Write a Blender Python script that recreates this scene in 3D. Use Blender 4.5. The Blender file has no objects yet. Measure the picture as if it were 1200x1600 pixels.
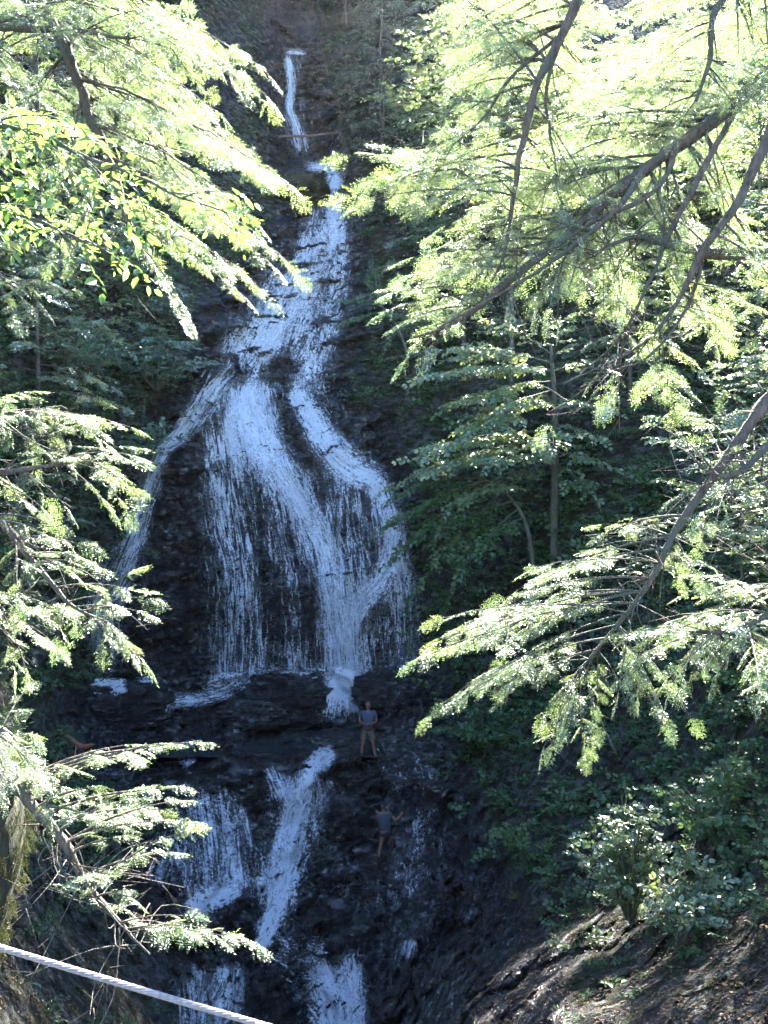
import bpy, math, random
import numpy as np
from mathutils import Vector
R = math.radians
sc = bpy.context.scene
col = sc.collection
rng = np.random.default_rng(11)

# ------------------------------------------------------------------ camera, sky, sun, exposure
F = 1570.0                                    # focal length in photo pixels (photo 1200 x 1600)
cam_d = bpy.data.cameras.new("camera"); cam = bpy.data.objects.new("camera", cam_d); col.objects.link(cam)
cam.location = (0, 0, 0); cam.rotation_euler = (R(90), 0, 0)
cam_d.sensor_fit = 'VERTICAL'; cam_d.sensor_height = 36.0; cam_d.lens = 36.0 * F / 1600.0
cam_d.clip_start = 0.1; cam_d.clip_end = 2000
sc.camera = cam
SUN_EL, SUN_AZ = 43.0, 24.0                   # azimuth measured to the right of the view direction
world = bpy.data.worlds.new("World"); sc.world = world; world.use_nodes = True
wn = world.node_tree.nodes; wl = world.node_tree.links
for n in list(wn): wn.remove(n)
w_out = wn.new('ShaderNodeOutputWorld'); w_bg = wn.new('ShaderNodeBackground'); w_sky = wn.new('ShaderNodeTexSky')
w_sky.sky_type = 'NISHITA'; w_sky.sun_disc = False
w_sky.air_density = 1.0; w_sky.dust_density = 0.2; w_sky.ozone_density = 7.0
w_sky.sun_elevation = R(SUN_EL); w_sky.sun_rotation = R(SUN_AZ)
w_bg.inputs['Strength'].default_value = 0.05
wl.new(w_sky.outputs[0], w_bg.inputs[0]); wl.new(w_bg.outputs[0], w_out.inputs[0])
S = np.array([math.sin(R(SUN_AZ)) * math.cos(R(SUN_EL)), math.cos(R(SUN_AZ)) * math.cos(R(SUN_EL)), math.sin(R(SUN_EL))])
sun_d = bpy.data.lights.new("sun", 'SUN'); sun = bpy.data.objects.new("sun", sun_d); col.objects.link(sun)
sun_d.energy = 5.0; sun_d.angle = R(0.5); sun_d.color = (1.0, 0.96, 0.90)
sun.rotation_euler = Vector(S).to_track_quat('Z', 'Y').to_euler(); sun.location = (0, 0, 60)
sc.view_settings.view_transform = 'Standard'; sc.view_settings.look = 'None'
sc.view_settings.gamma = 1.0; sc.view_settings.exposure = 4.5
sc.cycles.max_bounces = 6; sc.cycles.diffuse_bounces = 3; sc.cycles.glossy_bounces = 2
sc.cycles.transmission_bounces = 3; sc.cycles.transparent_max_bounces = 14
sc.cycles.use_adaptive_sampling = True; sc.cycles.adaptive_threshold = 0.02
sc.cycles.sample_clamp_indirect = 4.0; sc.cycles.volume_bounces = 0

# ------------------------------------------------------------------ helpers
def tag(o, label=None, cat=None, group=None, kind=None):
    if label: o['label'] = label
    if cat: o['category'] = cat
    if group: o['group'] = group
    if kind: o['kind'] = kind
    return o

def W(px, py, Y):
    px = np.asarray(px, float); py = np.asarray(py, float); Y = np.asarray(Y, float)
    return np.stack([(px - 600) / F * Y, Y, (800 - py) / F * Y], -1)

def nrm(v):
    v = np.asarray(v, float)
    return v / np.maximum(np.linalg.norm(v, axis=-1, keepdims=True), 1e-9)

def mesh(name, verts, faces, mat, parent=None, attrs=None, smooth=True, uv=None):
    """faces: (n,k) int array, or a list of such arrays"""
    if not isinstance(faces, list): faces = [faces]
    faces = [np.asarray(f, np.int32) for f in faces if len(f)]
    verts = np.asarray(verts, np.float32)
    me = bpy.data.meshes.new(name)
    me.vertices.add(len(verts)); me.vertices.foreach_set('co', verts.ravel())
    loops = np.concatenate([f.ravel() for f in faces])
    tot = np.concatenate([np.full(len(f), f.shape[1], np.int32) for f in faces])
    start = np.concatenate([[0], np.cumsum(tot)[:-1]]).astype(np.int32)
    me.loops.add(len(loops)); me.loops.foreach_set('vertex_index', loops)
    me.polygons.add(len(tot)); me.polygons.foreach_set('loop_start', start); me.polygons.foreach_set('loop_total', tot)
    me.polygons.foreach_set('use_smooth', np.full(len(tot), smooth))
    for k, v in (attrs or {}).items():
        a = me.attributes.new(k, 'FLOAT', 'POINT'); a.data.foreach_set('value', np.asarray(v, np.float32))
    if uv is not None:
        l = me.uv_layers.new(name='UVMap'); l.data.foreach_set('uv', np.asarray(uv, np.float32)[loops].ravel())
    me.update(calc_edges=True)
    if mat: me.materials.append(mat)
    o = bpy.data.objects.new(name, me); col.objects.link(o)
    if parent is not None:
        o.parent = parent
        loc = Vector(parent.location)
        if loc.length > 0:                     # geometry is given in world space: move it into the parent's space
            v = verts - np.array(loc, np.float32)
            me.vertices.foreach_set('co', v.ravel()); me.update()
    return o

def empty(name, loc, label, cat, group=None):
    o = bpy.data.objects.new(name, None); col.objects.link(o); o.location = [float(c) for c in loc]
    o.empty_display_size = 0.2
    return tag(o, label, cat, group)

def _hash(i, j, k, seed):
    h = (i * 374761393 + j * 668265263 + k * 2147483647 + seed * 144665) & 0xFFFFFFFF
    h = ((h ^ (h >> 13)) * 1274126177) & 0xFFFFFFFF
    h = h ^ (h >> 16)
    return (h & 0xFFFF) / 65535.0

def vnoise(P, seed=0):
    P = np.asarray(P, float); I = np.floor(P).astype(np.int64); f = P - I; f = f * f * (3 - 2 * f)
    r = 0
    for a in (0, 1):
        wa = f[..., 0] if a else 1 - f[..., 0]
        for b in (0, 1):
            wb = f[..., 1] if b else 1 - f[..., 1]
            for c in (0, 1):
                wc = f[..., 2] if c else 1 - f[..., 2]
                r = r + wa * wb * wc * _hash(I[..., 0] + a, I[..., 1] + b, I[..., 2] + c, seed)
    return r * 2 - 1

def fbm(P, oct=4, seed=0):
    r = 0; a = 1.0; t = 0
    for o in range(oct):
        r = r + a * vnoise(np.asarray(P) * (2.03 ** o), seed + o * 17); t += a; a *= 0.5
    return r / t

def sstep(a, b, x):
    t = np.clip((x - a) / (b - a), 0, 1); return t * t * (3 - 2 * t)

def smooth_path(pts, n):
    """Catmull-Rom through pts -> n points (all columns)"""
    P = np.asarray(pts, float)
    if len(P) < 3:
        t = np.linspace(0, 1, n)[:, None]; return P[0] * (1 - t) + P[-1] * t
    Q = np.vstack([2 * P[0] - P[1], P, 2 * P[-1] - P[-2]])
    u = np.linspace(0, len(P) - 1 - 1e-6, n); i = u.astype(int); t = (u - i)[:, None]
    a, b, c, d = Q[i], Q[i + 1], Q[i + 2], Q[i + 3]
    return 0.5 * (2 * b + (c - a) * t + (2 * a - 5 * b + 4 * c - d) * t ** 2 + (3 * b - a - 3 * c + d) * t ** 3)

def tube(path, rad, sides=6):
    path = np.asarray(path, float); n = len(path); rad = np.broadcast_to(rad, (n,))
    T = nrm(np.gradient(path, axis=0))
    ref = np.array([0.13, 0.21, 0.97]) if abs(T[0, 2]) < 0.9 else np.array([0.9, 0.3, 0.1])
    A = nrm(np.cross(T, ref)); B = np.cross(T, A)
    ang = np.arange(sides) * 2 * math.pi / sides
    V = path[:, None, :] + rad[:, None, None] * (np.cos(ang)[None, :, None] * A[:, None, :] + np.sin(ang)[None, :, None] * B[:, None, :])
    i = np.arange(n - 1)[:, None]; j = np.arange(sides)[None, :]; j2 = (j + 1) % sides
    Fq = np.stack([i * sides + j, i * sides + j2, (i + 1) * sides + j2, (i + 1) * sides + j], -1).reshape(-1, 4)
    return V.reshape(-1, 3), Fq

class Geo:
    def __init__(s): s.v = []; s.f = {}; s.n = 0; s.a = []
    def add(s, v, f, a=None):
        v = np.asarray(v, float).reshape(-1, 3); f = np.asarray(f)
        s.f.setdefault(f.shape[1], []).append(f + s.n); s.v.append(v); s.n += len(v)
        s.a.append(np.zeros(len(v)) if a is None else np.broadcast_to(a, (len(v),)))
    def tube(s, path, rad, sides=6): s.add(*tube(path, rad, sides))
    def build(s, name, mat, parent=None, smooth=True):
        return mesh(name, np.vstack(s.v), [np.vstack(x) for x in s.f.values()], mat, parent, {'tint': np.concatenate(s.a)}, smooth)

# ------------------------------------------------------------------ materials
def new_mat(name):
    m = bpy.data.materials.new(name); m.use_nodes = True
    nt = m.node_tree
    for n in list(nt.nodes): nt.nodes.remove(n)
    out = nt.nodes.new('ShaderNodeOutputMaterial')
    return m, nt, out

class NT:
    """small node helper"""
    def __init__(s, nt): s.nt = nt
    def n(s, t, **kw):
        n = s.nt.nodes.new(t)
        for k, v in kw.items(): setattr(n, k, v)
        return n
    def link(s, a, b): s.nt.links.new(a, b)
    def set(s, node, i, v):
        if hasattr(v, 'is_output'): s.link(v, node.inputs[i])
        else: node.inputs[i].default_value = v
    def math(s, op, a, b=0.0, clamp=False):
        n = s.n('ShaderNodeMath', operation=op, use_clamp=clamp); s.set(n, 0, a); s.set(n, 1, b); return n.outputs[0]
    def noise(s, vec, scale, detail=4, rough=0.55, dist=0.0):
        n = s.n('ShaderNodeTexNoise'); s.set(n, 'Vector', vec); s.set(n, 'Scale', scale); s.set(n, 'Detail', detail)
        s.set(n, 'Roughness', rough); s.set(n, 'Distortion', dist); return n.outputs[0]
    def ramp(s, fac, stops):
        n = s.n('ShaderNodeValToRGB'); s.set(n, 0, fac); cr = n.color_ramp
        while len(cr.elements) > 1: cr.elements.remove(cr.elements[-1])
        for i, (p, c) in enumerate(stops):
            e = cr.elements[0] if i == 0 else cr.elements.new(p)
            e.position = p; e.color = (c[0], c[1], c[2], 1) if len(c) == 3 else c
        return n.outputs[0]
    def map(s, x, a, b, c=0.0, d=1.0):
        n = s.n('ShaderNodeMapRange', clamp=True); s.set(n, 0, x); s.set(n, 1, a); s.set(n, 2, b); s.set(n, 3, c); s.set(n, 4, d); return n.outputs[0]
    def mix(s, f, a, b, t='RGBA'):
        n = s.n('ShaderNodeMix', data_type=t); s.set(n, 0, f)
        if t == 'RGBA': s.set(n, 6, a); s.set(n, 7, b); return n.outputs[2]
        s.set(n, 2, a); s.set(n, 3, b); return n.outputs[0]
    def attr(s, name): return s.n('ShaderNodeAttribute', attribute_name=name).outputs['Fac']
    def bump(s, h, strength, dist, normal=None):
        n = s.n('ShaderNodeBump'); s.set(n, 'Height', h); s.set(n, 'Strength', strength); s.set(n, 'Distance', dist)
        if normal is not None: s.link(normal, n.inputs['Normal'])
        return n.outputs[0]
    def scalev(s, vec, sx, sy, sz):
        n = s.n('ShaderNodeVectorMath', operation='MULTIPLY'); s.set(n, 0, vec); n.inputs[1].default_value = (sx, sy, sz); return n.outputs[0]

def rock_mat(name, wet=True, with_veg=True, base=((0.004, 0.004, 0.004), (0.015, 0.013, 0.013), (0.040, 0.032, 0.029))):
    m, nt, out = new_mat(name); h = NT(nt)
    pos = h.n('ShaderNodeNewGeometry').outputs['Position']
    n1 = h.noise(pos, 0.55, 6, 0.6); n2 = h.noise(h.scalev(pos, 0.9, 0.9, 5.0), 1.6, 7, 0.65, 0.4); n3 = h.noise(pos, 9.0, 5, 0.6)
    f = h.math('ADD', h.math('MULTIPLY', n1, 0.5), h.math('MULTIPLY', n2, 0.5))
    c = h.ramp(f, [(0.36, base[0]), (0.52, base[1]), (0.66, base[2])])
    c = h.mix(h.map(n3, 0.35, 0.7), c, h.mix(0.5, c, (0.02, 0.018, 0.02, 1)))
    rough = h.map(n3, 0.3, 0.7, 0.12 if wet else 0.6, 0.42 if wet else 0.9)
    if with_veg:
        veg = h.attr('veg')
        vm = h.map(h.math('ADD', veg, h.math('MULTIPLY', h.math('SUBTRACT', h.noise(pos, 1.3, 6, 0.7), 0.5), 1.5)), 0.42, 0.62)
        vc = h.ramp(h.noise(pos, 2.6, 6, 0.7), [(0.34, (0.010, 0.008, 0.006)), (0.5, (0.026, 0.022, 0.012)), (0.6, (0.03, 0.042, 0.012)), (0.72, (0.05, 0.036, 0.02))])
        c = h.mix(vm, c, vc); rough = h.mix(vm, rough, 0.9, 'FLOAT')
        # thin water film running over the rock makes it glossier
        rough = h.math('SUBTRACT', rough, h.math('MULTIPLY', h.attr('wet'), 0.12))
    p = h.n('ShaderNodeBsdfPrincipled'); h.set(p, 'Base Color', c)
    gl = h.math('MULTIPLY', h.map(h.noise(h.scalev(pos, 1, 1, 2.4), 2.3, 7, 0.7), 0.47, 0.60), h.map(h.noise(pos, 0.7, 3), 0.35, 0.6, .35, 1.0))
    h.set(p, 'Specular IOR Level', h.map(gl, 0, 1, 0.15, 1.0) if wet else 0.25)
    if wet: p.inputs['IOR'].default_value = 1.62; rough = h.mix(gl, h.math('ADD', rough, .22), h.math('MULTIPLY', rough, .6), 'FLOAT')
    h.set(p, 'Roughness', rough)
    n4 = h.noise(h.scalev(pos, 1, 1, 2.2), 3.4, 3, 0.5)
    hh = h.math('ADD', h.math('ADD', h.math('MULTIPLY', n2, 1.0), h.math('MULTIPLY', n3, 0.3)), h.math('MULTIPLY', n4, 0.8))
    if with_veg: hh = h.mix(vm, hh, h.math('ADD', h.noise(pos, 5.0, 6, 0.7), h.math('MULTIPLY', n3, .4)), 'FLOAT')
    b = h.bump(hh, 1.0, 0.30); h.link(b, p.inputs['Normal'])
    if wet:
        film = h.math('MULTIPLY', h.map(h.noise(h.scalev(pos, 1, 1, 2.2), 2.9, 7, 0.75, 0.6), .535, .585), h.map(h.noise(pos, .6, 3), .42, .56))
        if with_veg: film = h.math('MULTIPLY', film, h.attr('wet'))
        g = h.n('ShaderNodeBsdfGlossy'); g.inputs['Roughness'].default_value = .16; h.link(b, g.inputs['Normal'])
        mx = h.n('ShaderNodeMixShader'); h.set(mx, 0, h.math('MULTIPLY', film, .45)); h.link(p.outputs[0], mx.inputs[1]); h.link(g.outputs[0], mx.inputs[2]); h.link(mx.outputs[0], out.inputs[0]); return m
    h.link(p.outputs[0], out.inputs[0]); return m

def leaf_mat(name, c1, c2, tr, trf=0.4, gloss=0.06, rough=0.35, fw=0.5):
    m, nt, out = new_mat(name); h = NT(nt)
    t = h.attr('tint'); c = h.mix(t, (*c1, 1), (*c2, 1))
    d = h.n('ShaderNodeBsdfDiffuse'); h.set(d, 0, c)
    x = h.n('ShaderNodeBsdfTranslucent'); h.set(x, 0, h.mix(t, (*tr, 1), (tr[0] * 1.5, tr[1] * 1.15, tr[2], 1)))
    g = h.n('ShaderNodeBsdfGlossy'); g.inputs['Roughness'].default_value = rough; g.inputs[0].default_value = (0.9, 0.9, 0.9, 1)
    a = h.n('ShaderNodeMixShader'); a.inputs[0].default_value = trf; h.link(d.outputs[0], a.inputs[1]); h.link(x.outputs[0], a.inputs[2])
    fr = h.n('ShaderNodeFresnel'); fr.inputs[0].default_value = 1.4
    b = h.n('ShaderNodeMixShader'); h.link(h.math('ADD', h.math('MULTIPLY', fr.outputs[0], fw), gloss * 0.5), b.inputs[0])
    h.link(a.outputs[0], b.inputs[1]); h.link(g.outputs[0], b.inputs[2]); h.link(b.outputs[0], out.inputs[0]); return m

def bark_mat(name, c1, c2, c3=None):
    m, nt, out = new_mat(name); h = NT(nt)
    pos = h.n('ShaderNodeNewGeometry').outputs['Position']
    n1 = h.noise(h.scalev(pos, 1, 1, 0.35), 22, 5, 0.65); n2 = h.noise(pos, 3.0, 4)
    c = h.mix(h.map(n1, 0.35, 0.65), (*c1, 1), (*c2, 1))
    if c3: c = h.mix(h.map(n2, 0.45, 0.6), c, (*c3, 1))
    p = h.n('ShaderNodeBsdfPrincipled'); h.set(p, 'Base Color', c); p.inputs['Roughness'].default_value = 0.85
    h.link(h.bump(h.math('ADD', n1, h.math('MULTIPLY', n2, .6)), 1.0, 0.06), p.inputs['Normal']); h.link(p.outputs[0], out.inputs[0]); return m

def plain_mat(name, c, rough=0.7, noise_scale=30, var=0.3):
    m, nt, out = new_mat(name); h = NT(nt)
    pos = h.n('ShaderNodeNewGeometry').outputs['Position']
    n1 = h.noise(pos, noise_scale, 4)
    cc = h.mix(h.map(n1, 0.3, 0.7), (*[x * (1 - var) for x in c], 1), (*[min(1, x * (1 + var)) for x in c], 1))
    p = h.n('ShaderNodeBsdfPrincipled'); h.set(p, 'Base Color', cc); p.inputs['Roughness'].default_value = rough
    h.link(h.bump(n1, 0.3, 0.01), p.inputs['Normal']); h.link(p.outputs[0], out.inputs[0]); return m

def water_mat(name):
    """falling water: white foam threads, clear between them; UV = metres across / along the flow"""
    m, nt, out = new_mat(name); h = NT(nt)
    uv = h.n('ShaderNodeUVMap', uv_map='UVMap').outputs[0]
    dens = h.attr('dens'); turb = h.attr('turb')
    fil = h.noise(h.scalev(uv, 11.0, 1.0, 1), 1.0, 8, 0.78, 0.7)        # threads
    fil2 = h.noise(h.scalev(uv, 1.5, 0.30, 1), 1.0, 4, 0.6, 0.5)         # broad strands
    tur = h.noise(h.scalev(uv, 4.2, 1.8, 1), 1.0, 8, 0.80, 1.3)          # broken, turbulent foam
    pos = h.n('ShaderNodeNewGeometry').outputs['Position']
    spk = h.noise(pos, 14.0, 4, 0.7)
    web = h.noise(h.scalev(uv, 4.5, 2.0, 1), 1.0, 3, 0.55, 1.4)
    web = h.math('SUBTRACT', 1.0, h.math('MULTIPLY', h.math('ABSOLUTE', h.math('SUBTRACT', web, 0.5)), 5.0), True)     # foam net: bright along thin lines
    thr = h.noise(h.scalev(uv, 5.0, 0.5, 1), 1.0, 3, 0.55, 0.8)
    thr = h.math('SUBTRACT', 1.0, h.math('MULTIPLY', h.math('ABSOLUTE', h.math('SUBTRACT', thr, 0.5)), 6.0), True)
    f = h.mix(turb, h.math('ADD', h.math('ADD', h.math('MULTIPLY', fil, 0.6), h.math('MULTIPLY', fil2, 0.25)), h.math('MULTIPLY', thr, 0.15)),
              h.math('ADD', h.math('ADD', h.math('MULTIPLY', tur, 0.62), h.math('MULTIPLY', fil2, 0.22)), h.math('MULTIPLY', web, 0.16)), 'FLOAT')
    f = h.math('ADD', f, h.math('MULTIPLY', h.math('SUBTRACT', spk, 0.5), 0.36))
    f = h.math('ADD', h.math('MULTIPLY', h.math('SUBTRACT', f, 0.5), 2.3), 0.5)
    x = h.math('ADD', f, h.math('MULTIPLY', h.math('SUBTRACT', h.math('MINIMUM', dens, 0.86), 0.5), 0.62))
    al = h.math('MULTIPLY', h.map(x, 0.50, 0.74), h.map(h.noise(h.scalev(uv, 3.0, .8, 1), 1.0, 5, 0.7, 1.0), .3, .62, h.map(turb, .3, .8, .6, .85), 1.0))
    al = h.math('MULTIPLY', al, h.map(dens, 0.0, 0.16))
    d = h.n('ShaderNodeBsdfDiffuse'); d.inputs[0].default_value = (0.84, 0.85, 0.90, 1)
    t = h.n('ShaderNodeBsdfTranslucent'); t.inputs[0].default_value = (0.68, 0.75, 0.85, 1)
    fo = h.n('ShaderNodeMixShader'); fo.inputs[0].default_value = 0.3; h.link(d.outputs[0], fo.inputs[1]); h.link(t.outputs[0], fo.inputs[2])
    b = h.bump(f, 0.7, 0.12); h.link(b, d.inputs['Normal'])
    tp = h.n('ShaderNodeBsdfTransparent'); gl = h.n('ShaderNodeBsdfGlossy'); gl.inputs['Roughness'].default_value = 0.22; h.link(b, gl.inputs['Normal'])
    film = h.n('ShaderNodeMixShader'); h.set(film, 0, h.math('MULTIPLY', h.map(dens, 0.1, 0.5), 0.05)); h.link(tp.outputs[0], film.inputs[1]); h.link(gl.outputs[0], film.inputs[2])
    mx = h.n('ShaderNodeMixShader'); h.set(mx, 0, al); h.link(film.outputs[0], mx.inputs[1]); h.link(fo.outputs[0], mx.inputs[2])
    h.link(mx.outputs[0], out.inputs[0]); return m

def pool_mat(name):
    m, nt, out = new_mat(name); h = NT(nt)
    pos = h.n('ShaderNodeNewGeometry').outputs['Position']
    foam = h.attr('dens'); fn = h.noise(pos, 2.2, 7, 0.72, 0.8)
    al = h.map(h.math('ADD', fn, h.math('MULTIPLY', h.math('SUBTRACT', foam, 0.5), 0.9)), 0.5, 0.8)
    p = h.n('ShaderNodeBsdfPrincipled'); h.set(p, 'Base Color', h.mix(al, (0.022, 0.027, 0.03, 1), (0.82, 0.85, 0.88, 1)))
    h.set(p, 'Roughness', h.map(al, 0, 1, 0.08, 0.8)); p.inputs['IOR'].default_value = 1.33
    r = h.noise(h.scalev(pos, 1, 1.6, 1), 2.6, 5, 0.6, 0.6); h.link(h.bump(r, 0.55, 0.14), p.inputs['Normal'])
    h.link(p.outputs[0], out.inputs[0]); return m

M_ROCK = rock_mat('wet_rock'); M_BOULDER = rock_mat('boulder_rock', with_veg=False)
M_STONE = rock_mat('dry_stone', wet=False, with_veg=False, base=((0.05, 0.045, 0.04), (0.14, 0.125, 0.11), (0.25, 0.23, 0.21)))
M_WATER = water_mat('falling_water'); M_POOL = pool_mat('pool_water')
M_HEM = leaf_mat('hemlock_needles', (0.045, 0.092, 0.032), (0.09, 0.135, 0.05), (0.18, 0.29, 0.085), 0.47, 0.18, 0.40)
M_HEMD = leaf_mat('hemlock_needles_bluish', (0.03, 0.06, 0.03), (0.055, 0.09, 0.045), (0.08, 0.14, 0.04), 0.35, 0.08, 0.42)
M_BEECH = leaf_mat('beech_leaves', (0.05, 0.11, 0.022), (0.08, 0.14, 0.03), (0.16, 0.30, 0.045), 0.5, 0.04, 0.4)
M_MAPLE = leaf_mat('maple_leaves', (0.055, 0.11, 0.035), (0.095, 0.15, 0.055), (0.25, 0.36, 0.11), 0.45, 0.13, 0.36)
M_SHRUB = leaf_mat('shrub_leaves', (0.035, 0.08, 0.025), (0.065, 0.115, 0.04), (0.08, 0.16, 0.03), 0.3, 0.05, 0.4, 0.25)
M_LITTER = leaf_mat('dead_leaves', (0.06, 0.035, 0.018), (0.14, 0.085, 0.045), (0.06, 0.03, 0.01), 0.15, 0.02, 0.6, 0.15)
M_HOB = leaf_mat('hobblebush_leaves', (0.05, 0.11, 0.05), (0.09, 0.15, 0.07), (0.10, 0.2, 0.05), 0.3, 0.16, 0.42, 0.5)
M_MOSS = leaf_mat('hanging_moss', (0.025, 0.03, 0.010), (0.045, 0.05, 0.015), (0.05, 0.06, 0.01), 0.2, 0.0, 0.6, 0.1)
M_RUST = leaf_mat('rusty_leaves', (0.30, 0.13, 0.03), (0.25, 0.16, 0.03), (0.4, 0.2, 0.03), 0.4, 0.04)
M_BARK = bark_mat('hemlock_bark', (0.035, 0.024, 0.018), (0.13, 0.095, 0.07), (0.06, 0.06, 0.045))
M_BARKG = bark_mat('grey_bark', (0.06, 0.052, 0.04), (0.13, 0.115, 0.09), (0.06, 0.075, 0.03))
M_MOSSB = bark_mat('mossy_bark', (0.012, 0.014, 0.006), (0.03, 0.034, 0.010), (0.02, 0.015, 0.010))
M_TWIG = bark_mat('dead_twig', (0.11, 0.07, 0.055), (0.2, 0.14, 0.115))

# ------------------------------------------------------------------ terrain: the gorge, as depth (metres) seen along each direction
CP = """430 1600 24|520 1600 24|430 1500 25|540 1500 25.5|420 1420 26|440 1380 26.9|440 1300 28|460 1230 29|340 1400 26|340 1300 27.4|340 1235 28.6
470 1200 29.1|350 1200 29.1|560 1192 30.1|470 1180 29.3|350 1180 29.3|540 1180 29.6|420 1186 29.2|600 1330 28|620 1250 29.4|640 1400 26|600 1500 24.5|650 1150 31.5
420 1160 32.6|480 1130 35.5|530 1115 36.2|300 1150 32.4|250 1110 33.3|400 1090 35.3|330 1110 34.4|560 1150 32.2|590 1130 32.6
540 1065 36.4|430 1060 36.2|330 1070 35.8|230 1070 35|160 1075 34|620 1060 35.5|330 900 37|450 900 36.7|540 900 36.9|620 900 37|270 900 37.7|230 900 36.7
330 700 38.2|450 745 37.8|560 755 37.8|300 650 39.5|400 620 40.5|440 665 39|480 610 41|540 700 39|370 540 43|450 540 43|520 540 43
440 450 46.5|520 450 46.5|470 380 49.5|530 380 49.5|515 320 53|520 280 56|500 262 58|460 258 60|460 240 61.5|455 150 62|452 90 62.6|460 66 65|460 0 70
380 500 42.5|340 520 41|300 540 40|260 600 38.5|240 680 37.5|220 760 36.5|300 430 44|350 330 49|400 260 54|420 210 57|330 200 53|380 100 58|300 60 54|200 100 46|420 40 63|430 300 53.5|470 300 53.5
150 500 36|100 350 36|0 300 32|0 100 36|100 0 44|150 700 33|50 700 28|0 600 27|0 800 25|100 850 31|150 950 33|60 1000 28|0 1000 23|60 1100 27|150 1150 30.5|0 1150 20
100 1250 25|200 1250 27|100 1400 21|0 1300 18|0 1450 14|100 1500 17|200 1500 21|250 1420 24|0 1600 11|150 1600 15|280 1600 20
560 1080 35|620 1090 33.8|680 1080 33|660 1000 36|660 900 36.5|640 800 37|640 700 38|600 680 38.8|560 600 41|580 500 43.5|580 400 48|600 300 51|560 240 57|530 200 60|520 100 62|530 20 67|600 150 56|600 0 62
700 500 42|700 300 48|700 100 53|800 600 36|800 400 41|800 200 47|800 0 56|950 600 31|950 400 35|950 200 45|950 0 66|1100 600 32|1100 400 36.5|1100 200 42|1100 0 66|1200 600 28|1200 300 33|1200 0 52
750 900 33|750 800 34.5|750 1050 31|850 900 30|950 850 27|950 1050 25|1100 900 24.5|1200 900 21|1100 1100 21|1200 1100 17|850 1100 28|720 1200 28.5|800 1200 26|800 1300 23.5|720 1350 25
900 1250 23|1000 1250 20.5|1000 1350 18.5|900 1400 19|800 1450 20|720 1450 22.5|1100 1300 17|1200 1300 14.5|1100 1450 14|1200 1500 11.5|1000 1500 14.5|900 1500 16|800 1530 17|700 1530 20|640 1580 21|750 1600 15.5|900 1600 12.5|1050 1600 11|1200 1600 10
-400 800 15|-400 0 24|-400 1600 7|-700 800 10|1600 800 11|1600 1600 6|1900 800 8|600 2100 17|0 2100 8|1200 2100 7|600 -300 82|200 -300 62|1000 -300 100|-400 -400 40|1600 -400 75|1600 0 38"""
cp = np.array([[float(v) for v in q.split()] for q in CP.replace("\n", "|").split("|") if q.strip()])

def _rbf(cp):
    X = cp[:, :2] / 400.0; r = np.linalg.norm(X[:, None] - X[None], axis=-1); n = len(X)
    A = np.zeros((n + 3, n + 3)); A[:n, :n] = r - np.eye(n) * 0.02; A[:n, n] = 1; A[:n, n + 1:] = X; A[n, :n] = 1; A[n + 1:, :n] = X.T
    w = np.linalg.solve(A, np.concatenate([np.log(cp[:, 2]), [0, 0, 0]]))
    def ev(px, py):
        sh = np.shape(px); q = np.stack([np.ravel(px), np.ravel(py)], -1) / 400.0; res = np.empty(len(q))
        for a in range(0, len(q), 20000):
            b = q[a:a + 20000]; rr = np.sqrt(((b[:, None] - X[None]) ** 2).sum(-1)); res[a:a + 20000] = rr @ w[:n] + w[n] + b @ w[n + 1:]
        return np.exp(np.clip(res, 1.2, 4.7)).reshape(sh)
    return ev
DEPTH = _rbf(cp)

def blob(px, py, cx, cy, rx, ry): return np.exp(-(((px - cx) / rx) ** 2 + ((py - cy) / ry) ** 2))

# polygon-like river-bed corridor: centre and half width of bare wet rock per image row
RB = np.array([[-300, 460, 60], [60, 460, 40], [250, 475, 60], [300, 500, 60], [380, 490, 85], [480, 450, 130], [560, 430, 140], [650, 420, 190], [750, 420, 230], [900, 420, 240], [1050, 410, 260], [1100, 400, 330], [1180, 430, 300], [1300, 470, 280], [1400, 480, 300], [1500, 530, 300], [1600, 560, 300], [1900, 560, 300]], float)
def bare(px, py):
    c = np.interp(py, RB[:, 0], RB[:, 1]); w = np.interp(py, RB[:, 0], RB[:, 2])
    return 1 - sstep(0.75, 1.25, np.abs(px - c) / w)

def lowdisp(P, b):
    return 0.55 * fbm(P / 3.2, 3, 5) * (0.5 + 0.5 * b) + 0.16 * fbm(P / 1.1, 2, 9)

def ledges(P, h, tilt, wob, seed, dep=0.0):
    z = P[..., 2] + tilt * P[..., 0] + dep * P[..., 1] + wob * fbm(P / (h * 5), 3, seed)
    f = z / h; f = f - np.floor(f)
    return sstep(0.0, 0.22, f) * (1 - f) ** 0.7

def cells(P, seed):
    """random value per Worley cell: breaks rock into blocks"""
    P = np.asarray(P, float); sh = P.shape[:-1]; P = P.reshape(-1, 3); I = np.floor(P).astype(np.int64); best = np.full(len(P), 1e9); val = np.zeros(len(P))
    for a in (-1, 0, 1):
        for b in (-1, 0, 1):
            for c in (-1, 0, 1):
                J = I + np.array([a, b, c]); h = [_hash(J[:, 0], J[:, 1], J[:, 2], seed + q) for q in range(4)]
                d = ((J + np.stack(h[:3], -1) - P) ** 2).sum(1); m = d < best; best[m] = d[m]; val[m] = h[3][m]
    return val.reshape(sh)
def strata(P, sx, sz, tilt, seed):
    z = P[..., 2] + tilt * P[..., 0] + .25 * fbm(P / 2.5, 2, seed); Q = np.stack([P[..., 0] / sx, P[..., 1] / sx, z / sz], -1) + .25 * fbm(P / .4, 2, seed + 3)[..., None]
    return cells(Q, seed)

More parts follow.
